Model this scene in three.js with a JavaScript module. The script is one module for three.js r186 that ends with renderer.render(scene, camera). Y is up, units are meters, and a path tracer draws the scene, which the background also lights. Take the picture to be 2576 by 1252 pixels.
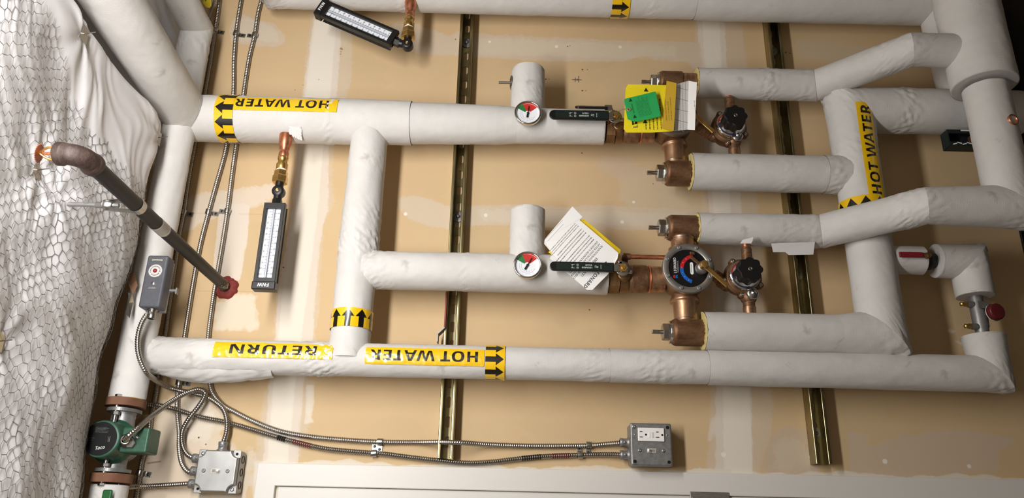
import * as THREE from 'three';
import { mergeGeometries } from 'three/addons/utils/BufferGeometryUtils.js';
import { RoundedBoxGeometry } from 'three/addons/geometries/RoundedBoxGeometry.js';
import { RectAreaLightUniformsLib } from 'three/addons/lights/RectAreaLightUniformsLib.js';
import { createNoise3D, createNoise2D } from 'simplex-noise';

// ---------------------------------------------------------------- camera, light, exposure
const scene = new THREE.Scene();
scene.background = new THREE.Color(0x000000);
const FOCAL = 1946, CX = 1288, CY = 626;
const EYE = new THREE.Vector3(0, 1.55, 2.05);
// the phone was held on its side: world up (y) points to the left of the picture
const EX = new THREE.Vector3(0.02106, -0.9375, 0.3473).normalize();
const EY = new THREE.Vector3(-0.99975, -0.02246, 0).normalize();
const EZ = new THREE.Vector3().crossVectors(EX, EY).normalize();
const camera = new THREE.PerspectiveCamera(2 * Math.atan(CY / FOCAL) * 180 / Math.PI, 2576 / 1252, 0.05, 30);
camera.position.copy(EYE);
camera.up.set(-EX.y, -EY.y, -EZ.y);
camera.lookAt(EYE.x + EX.z, EYE.y + EY.z, EYE.z + EZ.z);
camera.updateMatrixWorld(true);
scene.add(camera);

const renderer = new THREE.WebGLRenderer({ antialias: true });
renderer.toneMapping = THREE.LinearToneMapping;
renderer.toneMappingExposure = 1.1;
renderer.shadowMap.enabled = true;
RectAreaLightUniformsLib.init();

// strip light hung below the duct, outside the left (upper) edge of the frame
const LAMP = { x: 0.6, y: 2.27, z: 1.46, len: 1.2 };
const lampColor = new THREE.Color(1.0, 0.985, 0.97);
function tubeLight(ny, nz, w, power, off) {
  const l = new THREE.RectAreaLight(lampColor, power, LAMP.len, w);
  const n = new THREE.Vector3(0, ny, nz).normalize();
  l.position.set(LAMP.x, LAMP.y, LAMP.z).addScaledVector(n, off);
  l.lookAt(l.position.clone().add(n));
  l.castShadow = true;
  scene.add(l);
}
tubeLight(-0.55, -1, 0.12, 46, 0.07);   // towards the pipe wall
tubeLight(0.75, -0.6, 0.1, 22, 0.07);  // up under the duct
tubeLight(-0.4, 1, 0.12, 40, 0.07);     // into the room

// ---------------------------------------------------------------- helpers
let seed = 12345;
const rnd = () => { seed = (seed * 1664525 + 1013904223) >>> 0; return seed / 4294967296; };
const n3 = createNoise3D(rnd), n2 = createNoise2D(rnd);
const V = (x, y, z) => new THREE.Vector3(x, y, z);
const clamp = (v, a, b) => Math.min(b, Math.max(a, v)), lerp = (a, b, t) => a + (b - a) * t;
const smooth = (a, b, v) => { const t = clamp((v - a) / (b - a), 0, 1); return t * t * (3 - 2 * t); };
// where a point of the photograph lies on the plane z = const in front of the wall (metres)
function P(px, py, z) {
  const d = V((px - CX) / FOCAL, (py - CY) / FOCAL, 1);
  const w = (z - EYE.z) / d.dot(EZ);
  return V(EYE.x + w * d.dot(EX), EYE.y + w * d.dot(EY), z);
}
const X = (px, py, z) => P(px, py, z).x, Y = (px, py, z) => P(px, py, z).y;
function PPM(px, py, z) { const d = V((px - CX) / FOCAL, (py - CY) / FOCAL, 1); return FOCAL / ((z - EYE.z) / d.dot(EZ)); }
const RD = (px, py, z, dpx) => dpx / 2 / PPM(px, py, z);      // radius in metres of a width in the photo

const taken = new Map(), anchors = new WeakMap();
function numbered(name) {
  const n = taken.get(name) || 0; taken.set(name, n + 1);
  return n ? name + '_' + String(n).padStart(3, '0') : name;
}
function thing(name, label, category, anchor, group) {
  const o = new THREE.Group(); o.name = numbered(name);
  o.position.copy(anchor); anchors.set(o, anchor.clone());
  o.userData.label = label; o.userData.category = category;
  if (group) o.userData.group = group;
  scene.add(o); return o;
}
// a part given in world coordinates, hung under its thing (or under another part of it)
function part(parent, name, geo, mat, label) {
  const a = anchors.get(parent);
  geo.translate(-a.x, -a.y, -a.z);
  const m = new THREE.Mesh(geo, mat); m.name = name; m.castShadow = m.receiveShadow = true;
  if (label) m.userData.label = label;
  anchors.set(m, a); parent.add(m); return m;
}
function structure(name, geo, mat, label, category) {
  const m = new THREE.Mesh(geo, mat); m.name = name; m.castShadow = m.receiveShadow = true;
  m.userData.kind = 'structure'; m.userData.label = label; m.userData.category = category;
  anchors.set(m, V(0, 0, 0)); scene.add(m); return m;
}
const strip = g => { const q = g.index ? g.toNonIndexed() : g; for (const k of Object.keys(q.attributes)) if (!['position', 'normal', 'uv'].includes(k)) q.deleteAttribute(k); return q; };
const join = list => mergeGeometries(list.map(strip));
const UPY = V(0, 1, 0);
function orient(g, p, dir) { g.applyQuaternion(new THREE.Quaternion().setFromUnitVectors(UPY, dir.clone().normalize())); return g.translate(p.x, p.y, p.z); }
function cyl(a, b, r0, r1 = r0, seg = 24, open = false) {
  const d = b.clone().sub(a), g = new THREE.CylinderGeometry(r1, r0, d.length(), seg, 1, open);
  g.translate(0, d.length() / 2, 0); return orient(g, a, d);
}
// turned shape: profile of [radius, distance along dir]
function lathe(p, dir, prof, seg = 32) { return orient(new THREE.LatheGeometry(prof.map(q => new THREE.Vector2(Math.max(q[0], 1e-5), q[1])), seg), p, dir); }
function ball(p, r, seg = 20) { return new THREE.SphereGeometry(r, seg, seg * 0.6 | 0).translate(p.x, p.y, p.z); }
function box(c, sx, sy, sz, rr = 0, seg = 2) {
  const g = rr ? new RoundedBoxGeometry(sx, sy, sz, seg, rr) : new THREE.BoxGeometry(sx, sy, sz);
  return g.translate(c.x, c.y, c.z);
}
// box with its own axes (e1 length, e2 width, e3 thickness)
function obox(c, e1, e2, l, w, t, rr = 0) {
  const e3 = V().crossVectors(e1, e2).normalize();
  const g = rr ? new RoundedBoxGeometry(l, w, t, 2, rr) : new THREE.BoxGeometry(l, w, t);
  g.applyMatrix4(new THREE.Matrix4().makeBasis(e1.clone().normalize(), e2.clone().normalize(), e3).setPosition(c));
  return g;
}
function hexnut(p, dir, r, h) {
  return lathe(p, dir, [[0, 0], [r * 0.93, 0], [r, h * 0.12], [r, h * 0.88], [r * 0.93, h], [0, h]], 6).toNonIndexed();
}
function flat(g) { const q = g.index ? g.toNonIndexed() : g; q.computeVertexNormals(); return q; }
function tube(pts, r, seg = 10, tension = 0.5, step = 0.006) {
  const c = new THREE.CatmullRomCurve3(pts, false, 'catmullrom', tension);
  return new THREE.TubeGeometry(c, Math.max(4, c.getLength() / step | 0), r, seg, false);
}
function gridGeo(nu, nv, fn) {           // fn(i/nu, j/nv) -> [Vector3, u, v]
  const pos = [], uv = [], idx = [];
  for (let i = 0; i <= nu; i++) for (let j = 0; j <= nv; j++) {
    const [p, u, v] = fn(i / nu, j / nv); pos.push(p.x, p.y, p.z); uv.push(u, v);
  }
  for (let i = 0; i < nu; i++) for (let j = 0; j < nv; j++) {
    const a = i * (nv + 1) + j, b = a + nv + 1;
    idx.push(a, b, a + 1, b, b + 1, a + 1);
  }
  const g = new THREE.BufferGeometry();
  g.setAttribute('position', new THREE.Float32BufferAttribute(pos, 3));
  g.setAttribute('uv', new THREE.Float32BufferAttribute(uv, 2));
  g.setIndex(idx); g.computeVertexNormals(); return g;
}
// thin sheet with thickness; pts are photo points [px, py, z]; uv runs over the sheet's own extent
function sheetGeo(pts, t = 0.0006) {
  const w = pts.map(q => P(q[0], q[1], q[2]));
  let x0 = 1e9, x1 = -1e9, y0 = 1e9, y1 = -1e9;
  for (const p of w) { x0 = Math.min(x0, p.x); x1 = Math.max(x1, p.x); y0 = Math.min(y0, p.y); y1 = Math.max(y1, p.y); }
  const flat2 = w.map(p => new THREE.Vector2(-p.y, p.x));
  if (THREE.ShapeUtils.area(flat2) < 0) { w.reverse(); flat2.reverse(); }
  const tris = THREE.ShapeUtils.triangulateShape(flat2, []);
  const pos = [], uv = [];
  const put = (p, dz) => { pos.push(p.x, p.y, p.z + dz); uv.push((y1 - p.y) / (y1 - y0), (p.x - x0) / (x1 - x0)); };
  for (const [a, b, c] of tris) { put(w[a], 0); put(w[b], 0); put(w[c], 0); put(w[a], -t); put(w[c], -t); put(w[b], -t); }
  for (let i = 0; i < w.length; i++) {
    const a = w[i], b = w[(i + 1) % w.length];
    put(a, 0); put(a, -t); put(b, 0); put(b, 0); put(a, -t); put(b, -t);
  }
  const g = new THREE.BufferGeometry();
  g.setAttribute('position', new THREE.Float32BufferAttribute(pos, 3));
  g.setAttribute('uv', new THREE.Float32BufferAttribute(uv, 2));
  g.computeVertexNormals(); return g;
}
// ---- textures
function canvas(w, h, draw) {
  const c = document.createElement('canvas'); c.width = w; c.height = h;
  const g = c.getContext('2d'); draw(g, w, h);
  const t = new THREE.CanvasTexture(c); t.colorSpace = THREE.SRGBColorSpace; return t;
}
function dataTex(n, fn, color) {
  const d = new Uint8Array(n * n * 4);
  for (let j = 0; j < n; j++) for (let i = 0; i < n; i++) {
    const c = fn(i / n, j / n), o = (j * n + i) * 4;
    if (Array.isArray(c)) { d[o] = c[0]; d[o + 1] = c[1]; d[o + 2] = c[2]; } else d[o] = d[o + 1] = d[o + 2] = clamp(c, 0, 255);
    d[o + 3] = 255;
  }
  const t = new THREE.DataTexture(d, n, n); t.magFilter = THREE.LinearFilter; t.minFilter = THREE.LinearMipmapLinearFilter; t.generateMipmaps = true;
  t.wrapS = t.wrapT = THREE.RepeatWrapping; if (color) t.colorSpace = THREE.SRGBColorSpace; t.needsUpdate = true; return t;
}
// noise that repeats over the unit square
function tn(u, v, f, k = 0) {
  const a = u * 6.28318, b = v * 6.28318, r = f / 6.28318;
  return 0.5 * (n3(Math.cos(a) * r + k, Math.sin(a) * r, Math.cos(b) * r + 7.3) + n3(Math.sin(b) * r + k, Math.cos(a) * r + 3.1, Math.sin(a) * r - Math.cos(b) * r));
}
const clothBump = dataTex(256, (u, v) => 128 + 38 * Math.sin(u * 6.28318 * 26) * (0.6 + 0.4 * tn(u, v, 9)) + 14 * Math.sin(v * 6.28318 * 30) + 30 * tn(u, v, 14, 3) + 22 * tn(u, v, 40, 9));
const clothMap = dataTex(512, (u, v) => {
  const s = 4 * tn(u, v, 5) + 3 * tn(u, v, 17, 4), g = Math.max(0, tn(u, v, 8, 11) + 0.25 * tn(u, v, 40, 2) - 0.55) * 70;
  return [clamp(238 + s - g, 0, 255), clamp(236 + s - g * 1.1, 0, 255), clamp(232 + s - g * 1.25, 0, 255)];
}, true);
clothBump.repeat.set(14, 14); clothMap.repeat.set(1.6, 1.6);
const brushed = dataTex(256, (u, v) => 128 + 60 * tn(u, v, 10, 2) + 50 * tn(u, v, 60, 5));
const grime = (r, g, b, amp, f = 6, k = 0) => dataTex(256, (u, v) => { const s = amp * (0.65 * tn(u, v, f, k) + 0.35 * tn(u, v, f * 5, k + 4)); return [clamp(r + s, 0, 255), clamp(g + s, 0, 255), clamp(b + s, 0, 255)]; }, true);

const std = o => new THREE.MeshStandardMaterial(o), phy = o => new THREE.MeshPhysicalMaterial(o);
const M = {
  jacket: std({ color: 0xe0dedd, map: clothMap, roughness: 0.72, bumpMap: clothBump, bumpScale: 0.0006 }),
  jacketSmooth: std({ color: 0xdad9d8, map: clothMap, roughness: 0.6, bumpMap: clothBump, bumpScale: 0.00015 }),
  paper: std({ color: 0xdcdad7, roughness: 0.8, side: THREE.DoubleSide }),
  fibre: std({ color: 0xc4b376, roughness: 1 }),
  steel: std({ color: 0x9c9892, metalness: 1, roughness: 0.34, bumpMap: brushed, bumpScale: 0.0001 }),
  armor: std({ color: 0xaaa49c, metalness: 1, roughness: 0.3 }),
  armorBlack: std({ color: 0x1b1714, metalness: 0.4, roughness: 0.5 }),
  armorRed: std({ color: 0x7a3030, metalness: 0.4, roughness: 0.45 }),
  zinc: std({ color: 0xb8b6b2, metalness: 1, roughness: 0.28 }),
  galv: std({ map: grime(158, 157, 155, 26, 7), metalness: 0.75, roughness: 0.42, bumpMap: brushed, bumpScale: 0.00012 }),
  galvDark: std({ map: grime(142, 141, 140, 24, 7, 3), metalness: 0.6, roughness: 0.45 }),
  strut: std({ map: grime(150, 140, 104, 40, 5, 8), metalness: 1, roughness: 0.3 }),
  bronze: std({ map: grime(132, 98, 72, 40, 6, 1), metalness: 0.7, roughness: 0.5, bumpMap: brushed, bumpScale: 0.0003 }),
  bronzeLight: std({ map: grime(172, 134, 104, 44, 5, 2), metalness: 0.85, roughness: 0.42, bumpMap: brushed, bumpScale: 0.0002 }),
  copper: std({ map: grime(206, 134, 100, 36, 5, 6), metalness: 0.9, roughness: 0.38 }),
  brass: std({ map: grime(214, 174, 104, 30, 5, 7), metalness: 0.95, roughness: 0.34 }),
  brassBody: std({ map: grime(140, 108, 74, 30, 5, 9), metalness: 0.85, roughness: 0.42 }),
  chrome: std({ color: 0xd6d4d0, metalness: 1, roughness: 0.14 }),
  alu: std({ map: grime(158, 154, 148, 24, 8, 12), metalness: 0.8, roughness: 0.42 }),
  solder: std({ color: 0xb4b0a8, metalness: 1, roughness: 0.35 }),
  blackPlastic: std({ color: 0x151414, roughness: 0.4 }),
  blackRubber: std({ color: 0x0d0f0f, roughness: 0.32 }),
  dark: std({ color: 0x0a0908, roughness: 0.9 }),
  blackPipe: std({ map: grime(29, 26, 25, 16, 4, 15), roughness: 0.5, metalness: 0.1 }),
  castIron: std({ map: grime(64, 49, 43, 34, 5, 16), roughness: 0.55, metalness: 0.2, bumpMap: brushed, bumpScale: 0.0004 }),
  rust: std({ map: grime(118, 80, 58, 34, 6, 17), roughness: 0.75, metalness: 0.2 }),
  green: std({ map: grime(46, 86, 66, 14, 6, 18), roughness: 0.42 }),
  greyCase: std({ map: grime(84, 85, 92, 10, 9, 19), roughness: 0.5 }),
  firestop: std({ color: 0x7a2a24, roughness: 0.75 }),
  redPlastic: std({ color: 0x8e1d22, roughness: 0.4 }),
  white: std({ color: 0xf2f0ec, roughness: 0.4 }),
  frame: std({ color: 0xdcd7d0, roughness: 0.45 }),
  vinyl: std({ map: grime(220, 217, 217, 8, 5, 20), roughness: 0.5, side: THREE.DoubleSide }),
  wire: std({ color: 0x75716d, metalness: 0.3, roughness: 0.45 }),
  glass: phy({ color: 0xffffff, transmission: 1, thickness: 0, roughness: 0.02, ior: 1.45 }),
};
// ---------------------------------------------------------------- the room
const ROOM = { x0: -1.7, x1: 2.9, y1: 3.15, z1: 3.4 };
const TX = { x0: -0.02, x1: 1.63, y0: 0.12, y1: 2.72 };           // the piece of wall with a map
const wallW = 2048, wallH = 1300;
const wallTex = canvas(wallW, wallH, g => {
  const q = (px, py) => { const p = P(px, py, 0); return [(TX.y1 - p.y) / (TX.y1 - TX.y0) * wallW, (TX.x1 - p.x) / (TX.x1 - TX.x0) * wallH]; };
  const base = '#ceb188';
  g.fillStyle = base; g.fillRect(0, 0, wallW, wallH);
  // paper face: faint blotches
  for (let i = 0; i < 240; i++) {
    g.globalAlpha = 0.05; g.fillStyle = rnd() < 0.5 ? '#b3946a' : '#d6c096';
    const x = rnd() * wallW, y = rnd() * wallH, r = 20 + rnd() * 90;
    g.beginPath(); for (let k = 0; k < 14; k++) { const a = k / 14 * 6.283, rr = r * (0.6 + 0.5 * rnd()); g.lineTo(x + Math.cos(a) * rr, y + Math.sin(a) * rr * 0.7); } g.closePath(); g.fill();
  }
  // joint compound: ragged outlines, one or two coats
  function mud(col, alpha, pts, rough = 3) {
    for (let pass = 0; pass < 4; pass++) { const out = [], pr = rough * (0.5 + pass * 0.5), po = (pass - 1.5) * 1.1;
    for (let i = 0; i < pts.length; i++) {
      const [ax, ay] = q(...pts[i]), [bx, by] = q(...pts[(i + 1) % pts.length]);
      const L = Math.hypot(bx - ax, by - ay), n = Math.max(1, L / 5 | 0), nx = -(by - ay) / (L + 1e-6), ny = (bx - ax) / (L + 1e-6);
      for (let k = 0; k < n; k++) {
        const t = k / n, o = po + pr * (n2(pass * 5.1 + ax * 0.02 + t * L * 0.03, ay * 0.02 + i) + 0.5 * n2(t * L * 0.15, i * 3.3 + ax));
        out.push([lerp(ax, bx, t) + nx * o, lerp(ay, by, t) + ny * o]);
      }
    }
    g.globalAlpha = 1 - Math.pow(1 - Math.min(alpha, 0.97), 0.25); g.fillStyle = col; g.beginPath();
    out.forEach((p, i) => i ? g.lineTo(p[0], p[1]) : g.moveTo(p[0], p[1])); g.closePath(); g.fill(); }
  }
  const A = '#d8ccbd', Bc = '#e1d7c9', Cc = '#cfbda5', Pk = '#c9b49c';
  // left vertical joint
  mud(Cc, 0.8, [[790, -10], [885, -10], [882, 200], [868, 260], [838, 370], [832, 470], [840, 500], [812, 570], [808, 640], [802, 700], [800, 780], [776, 960], [790, 960], [770, 1080], [742, 1170], [640, 1170], [660, 1040], [690, 860], [700, 730], [735, 520], [745, 370], [762, 230]], 5);
  mud(A, 0.95, [[798, -10], [862, -10], [846, 240], [826, 372], [824, 520], [806, 590], [792, 730], [785, 850], [762, 960], [746, 1170], [662, 1170], [680, 960], [694, 860], [702, 735], [738, 520], [748, 370], [765, 230]], 3);
  mud(Bc, 0.9, [[800, -10], [850, -10], [830, 240], [812, 372], [795, 560], [772, 735], [742, 960], [722, 1170], [672, 1170], [690, 960], [712, 735], [744, 520], [754, 370], [770, 230]], 2);
  // right vertical joint
  mud(Cc, 0.7, [[1745, -10], [1862, -10], [1864, 60], [1878, 160], [1890, 330], [1904, 520], [1918, 700], [1935, 960], [1942, 1010], [1940, 1080], [1910, 1190], [1780, 1190], [1790, 1000], [1776, 760], [1766, 500], [1752, 160]], 4);
  mud(A, 0.95, [[1752, -10], [1818, -10], [1828, 170], [1846, 330], [1862, 500], [1870, 760], [1888, 960], [1892, 1190], [1800, 1190], [1804, 960], [1796, 760], [1784, 500], [1770, 330], [1760, 130]], 3);
  mud(Bc, 0.85, [[1764, -10], [1804, -10], [1815, 170], [1850, 760], [1872, 1190], [1822, 1190], [1820, 960], [1806, 760], [1794, 500], [1772, 130]], 2);
  // upper fastener row
  mud(Cc, 0.9, [[985, 62], [1040, 60], [1070, 70], [1130, 92], [1160, 78], [1230, 88], [1330, 93], [1440, 97], [1560, 104], [1700, 106], [1760, 108], [1766, 165], [1745, 172], [1730, 155], [1690, 152], [1650, 150], [1625, 138], [1600, 142], [1570, 153], [1500, 153], [1380, 152], [1300, 148], [1220, 144], [1160, 138], [1120, 138], [1060, 134], [1000, 120]], 4);
  mud(A, 0.35, [[1180, 95], [1300, 100], [1500, 110], [1700, 118], [1700, 140], [1560, 145], [1400, 140], [1200, 135]], 6);
  // middle fastener row
  mud(Cc, 0.9, [[1002, 505], [1012, 494], [1040, 494], [1085, 502], [1120, 518], [1180, 520], [1290, 516], [1360, 518], [1420, 524], [1480, 517], [1560, 520], [1640, 524], [1780, 530], [1782, 572], [1640, 577], [1565, 578], [1530, 572], [1480, 582], [1420, 570], [1360, 566], [1290, 564], [1180, 564], [1130, 576], [1080, 566], [1035, 552], [1010, 530]], 4);
  mud(A, 0.4, [[1200, 528], [1440, 532], [1640, 536], [1760, 540], [1700, 562], [1560, 566], [1400, 556], [1220, 556]], 5);
  mud(Cc, 0.5, [[1560, 440], [1640, 420], [1700, 470], [1760, 500], [1780, 530], [1600, 525], [1560, 500]], 8);
  mud(Pk, 0.6, [[1500, 400], [1580, 395], [1620, 430], [1560, 450], [1510, 430]], 9);
  // left field
  mud(A, 0.75, [[455, 505], [500, 488], [560, 480], [640, 470], [700, 465], [690, 500], [640, 520], [560, 540], [480, 576], [450, 580]], 6);
  mud(A, 0.95, [[552, 515], [612, 513], [626, 520], [622, 600], [602, 704], [560, 702], [536, 690], [545, 600]], 2);
  mud(Bc, 0.7, [[545, 760], [600, 740], [640, 745], [650, 830], [540, 830]], 5);
  mud(Cc, 0.9, [[578, 78], [590, 48], [610, 38], [640, 50], [690, 62], [714, 88], [716, 106], [690, 117], [640, 114], [585, 104]], 4);
  mud(A, 0.4, [[590, 60], [620, 45], [690, 70], [700, 104], [600, 100]], 6);
  // around the switch box
  mud(A, 0.7, [[400, 1010], [470, 990], [520, 1000], [560, 1040], [555, 1110], [600, 1130], [640, 1140], [640, 1260], [330, 1260], [360, 1160], [380, 1100]], 9);
  mud(Bc, 0.6, [[470, 1015], [520, 1010], [540, 1060], [520, 1110], [440, 1100], [440, 1050]], 8);
  mud(base, 0.9, [[625, 1225], [632, 1222], [636, 1255], [618, 1255]], 2);
  // lower right patches
  mud(Pk, 0.85, [[2133, 1084], [2170, 1090], [2184, 1098], [2182, 1122], [2192, 1126], [2230, 1108], [2262, 1104], [2258, 1092], [2300, 1098], [2330, 1084], [2420, 1082], [2500, 1094], [2556, 1106], [2538, 1122], [2512, 1134], [2508, 1182], [2300, 1196], [2140, 1196]], 3);
  mud(Pk, 0.8, [[1920, 1176], [1940, 1100], [1965, 1078], [2010, 1074], [2045, 1090], [2062, 1190], [1930, 1198]], 4);
  mud(A, 0.35, [[1948, 1110], [2000, 1100], [2040, 1140], [2040, 1180], [1950, 1180]], 8);
  mud(Pk, 0.7, [[2000, 100], [2040, 102], [2180, 116], [2260, 132], [2260, 170], [2120, 160], [2010, 140]], 5);
  mud(A, 0.25, [[2230, 830], [2270, 800], [2300, 860], [2260, 900]], 8);
  mud(Bc, 0.8, [[2386, 826], [2404, 832], [2394, 838], [2384, 834]], 1);
  mud(Bc, 0.7, [[2400, 856], [2432, 866], [2428, 872]], 1);
  // caulk along the door frame
  const ck = []; for (let x = 640; x <= 2600; x += 40) ck.push([x, 1158 + (x - 640) * 0.0225 + 5 * Math.sin(x * 0.02) + 4 * Math.sin(x * 0.07)]);
  mud('#d8cfc0', 0.95, [...ck, [2600, 1290], [640, 1290]], 2);
  g.globalAlpha = 0.9; g.fillStyle = '#9a7b52'; for (const [x, y, r] of [[858, 122, 3], [861, 124, 2], [858, 130, 1.8], [857, 136, 1.8], [802, 200, 1.2], [742, 226, 1.4], [762, 214, 1.2]]) { const [a, b] = q(x, y); g.beginPath(); g.arc(a, b, r, 0, 7); g.fill(); }
  mud(Bc, 0.7, [[772, 968], [788, 968], [790, 1010], [782, 1050], [790, 1060], [768, 1066]], 2);
  mud(A, 0.8, [[1798, 1000], [1806, 975], [1812, 1080], [1780, 1110], [1788, 1060], [1806, 1040]], 3);
  mud(Bc, 0.9, [[1838, 975], [1884, 975], [1892, 1192], [1842, 1192]], 1);
  // fastener dots
  g.globalAlpha = 0.85; g.fillStyle = '#ece6da';
  for (const [x, y, r] of [[1232, 105, 4], [1400, 117, 5], [1560, 118, 5], [1222, 541, 5], [1020, 538, 5], [1565, 558, 5], [1594, 508, 4], [1420, 548, 4], [2226, 1160, 6], [2438, 1172, 5], [2040, 1149, 5], [1820, 1143, 6], [1175, 1168, 5]]) {
    const [a, b] = q(x, y); g.beginPath(); g.arc(a, b, r * 0.85, 0, 7); g.fill();
  }
  // marker strokes and specks
  g.globalAlpha = 0.95; g.strokeStyle = '#1a1512'; g.fillStyle = '#1a1512'; g.lineWidth = 1.3;
  const line = (...pts) => { g.beginPath(); pts.forEach((p, i) => { const [a, b] = q(...p); i ? g.lineTo(a, b) : g.moveTo(a, b); }); g.stroke(); };
  line([1439, 200], [1463, 201]); line([1447, 195], [1447, 206]); line([1456, 191], [1456, 207]); line([1452, 198], [1452, 203]);
  for (const [x, y, r] of [[1465, 175, 2], [1478, 175, 1.3], [1373, 199, 2], [1381, 199, 1.2], [1465, 228, 2], [1474, 228, 1.2], [1464, 385, 1.6], [1483, 779, 1.6], [1643, 462, 1.2], [1428, 117, 1.6], [1434, 115, 1.2], [713, 672, 2], [1977, 132, 1.8], [1987, 134, 1.5], [1146, 99, 1.6], [500, 1100, 2], [518, 1117, 1.5]]) {
    const [a, b] = q(x, y); g.beginPath(); g.arc(a, b, r * 0.8, 0, 7); g.fill();
  }
  g.globalAlpha = 0.35; g.lineWidth = 0.8; g.strokeStyle = '#7c6548';
  line([600, 538], [700, 540]); line([440, 731], [700, 734]); line([470, 536], [560, 537]);
  g.globalAlpha = 0.5; g.strokeStyle = '#f2ecdf'; line([1796, 110], [1815, 170]); line([2440, 830], [2410, 850]);
  g.globalAlpha = 0.45; g.strokeStyle = '#55483a'; g.lineWidth = 3; line([370, 1165], [405, 1160]); line([445, 1075], [475, 1078]);
  g.globalAlpha = 1;
});
const wallBump = dataTex(256, (u, v) => 128 + 40 * tn(u, v, 6) + 40 * tn(u, v, 30, 2) + 30 * tn(u, v, 70, 3)); wallBump.repeat.set(5, 4);
const wallMat = std({ map: wallTex, roughness: 0.8, bumpMap: wallBump, bumpScale: 0.0004 });
const wallPlain = std({ color: 0xceb188, roughness: 0.85 });
{
  const t = 0.12, mk = (x0, x1, y0, y1) => box(V((x0 + x1) / 2, (y0 + y1) / 2, -t / 2), x1 - x0, y1 - y0, t);
  const face = mk(TX.x0, TX.x1, TX.y0, TX.y1);
  { // the map lies over the face, its left edge towards world up
    const p = face.attributes.position, uv = face.attributes.uv;
    for (let i = 0; i < p.count; i++) uv.setXY(i, (TX.y1 - p.getY(i)) / (TX.y1 - TX.y0), (p.getX(i) - TX.x0) / (TX.x1 - TX.x0));
  }
  const w = structure('wall_back', face, wallMat, 'tan drywall with pale patches of joint compound behind the pipes', 'wall');
  part(w, 'drywall_surround', join([mk(TX.x1, ROOM.x1, 0, ROOM.y1), mk(TX.x0, TX.x1, TX.y1, ROOM.y1), mk(TX.x0, TX.x1, 0, TX.y0), mk(ROOM.x0, TX.x0, 2.19, ROOM.y1), mk(ROOM.x0, -0.95, 0, 2.19)]), wallPlain);
  const shell = std({ color: 0xbdb3a4, roughness: 0.9 }), floorMat = std({ map: grime(44, 42, 40, 16, 5, 30), roughness: 0.55 });
  const W = ROOM.x1 - ROOM.x0, cx = (ROOM.x0 + ROOM.x1) / 2;
  structure('wall_left', box(V(ROOM.x0 - 0.06, ROOM.y1 / 2, ROOM.z1 / 2), 0.12, ROOM.y1, ROOM.z1), shell, 'plain painted side wall beyond the door', 'wall');
  structure('wall_right', box(V(ROOM.x1 + 0.06, ROOM.y1 / 2, ROOM.z1 / 2), 0.12, ROOM.y1, ROOM.z1), shell, 'plain painted side wall beyond the stacked pipes', 'wall');
  structure('wall_front', box(V(cx, ROOM.y1 / 2, ROOM.z1 + 0.06), W, ROOM.y1, 0.12), shell, 'plain painted wall behind the camera', 'wall');
  structure('floor', box(V(cx, -0.06, ROOM.z1 / 2), W, 0.12, ROOM.z1), floorMat, 'dark sealed concrete floor of the plant room', 'floor');
  structure('ceiling', box(V(cx, ROOM.y1 + 0.06, ROOM.z1 / 2), W, 0.12, ROOM.z1), shell, 'plain ceiling above the wrapped duct', 'ceiling');
  structure('baseboard_back', box(V((0.02 + ROOM.x1) / 2, 0.05, 0.004), ROOM.x1 - 0.02, 0.1, 0.008, 0.002), M.blackRubber, 'black rubber base strip at the foot of the tan wall', 'baseboard');
}
// door with its pressed steel frame
{
  const xo = X(1220, 1178, 0.014), xi = X(1220, 1231, 0.014), yo = Y(650, 1170, 0.014), yi = Y(690, 1218, 0.014);
  const t = structure('door_1', join([box(V(-0.46, yi / 2 - 0.002, -0.016), (xi - 0.003 + 0.46) * 2, yi - 0.012, 0.044, 0.002)]), M.frame, 'off white painted steel door leaf beside the pipe wall', 'door');
  const s = new THREE.Shape(); const xl = -0.95;
  s.moveTo(xl, 0); s.lineTo(xl, yo); s.lineTo(xo, yo); s.lineTo(xo, 0); s.lineTo(xi, 0); s.lineTo(xi, yi); s.lineTo(xl + 0.05, yi); s.lineTo(xl + 0.05, 0); s.closePath();
  const g = new THREE.ExtrudeGeometry(s, { depth: 0.124, bevelEnabled: true, bevelThickness: 0.002, bevelSize: 0.002, bevelSegments: 2 }).translate(0, 0, -0.112);
  part(t, 'door_frame', g, M.frame, 'off white steel door frame');
  const hy = Y(1785, 1243, 0.014), hx = X(1785, 1243, 0.014);
  const h = part(t, 'hinge', join([box(V(hx - 0.004, hy, 0.0135), 0.02, 0.1, 0.005, 0.002), cyl(V(hx - 0.012, hy - 0.045, 0.018), V(hx - 0.012, hy + 0.045, 0.018), 0.006)]), M.alu, 'dull steel hinge');
  part(t, 'door_stop', box(V(-0.46, yi / 2, -0.062), 0.9, yi - 0.01, 0.03), M.frame);
}
// wraparound strip light
{
  const t = thing('strip_light', 'wraparound strip light hung in front of the wrapped duct', 'lamp', V(LAMP.x, LAMP.y, LAMP.z));
  part(t, 'diffuser', box(V(LAMP.x, LAMP.y, LAMP.z), LAMP.len + 0.02, 0.09, 0.12, 0.03, 4), std({ color: 0xffffff, emissive: lampColor, emissiveIntensity: 2.5, roughness: 0.4 }));
  for (const s of [-1, 1]) {
    part(t, 'end_cap', box(V(LAMP.x + s * (LAMP.len / 2 + 0.02), LAMP.y, LAMP.z), 0.02, 0.1, 0.13, 0.01), M.white);
    part(t, 'chain', cyl(V(LAMP.x + s * 0.45, LAMP.y + 0.045, LAMP.z), V(LAMP.x + s * 0.45, ROOM.y1, LAMP.z), 0.002), M.steel);
  }
}
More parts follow.
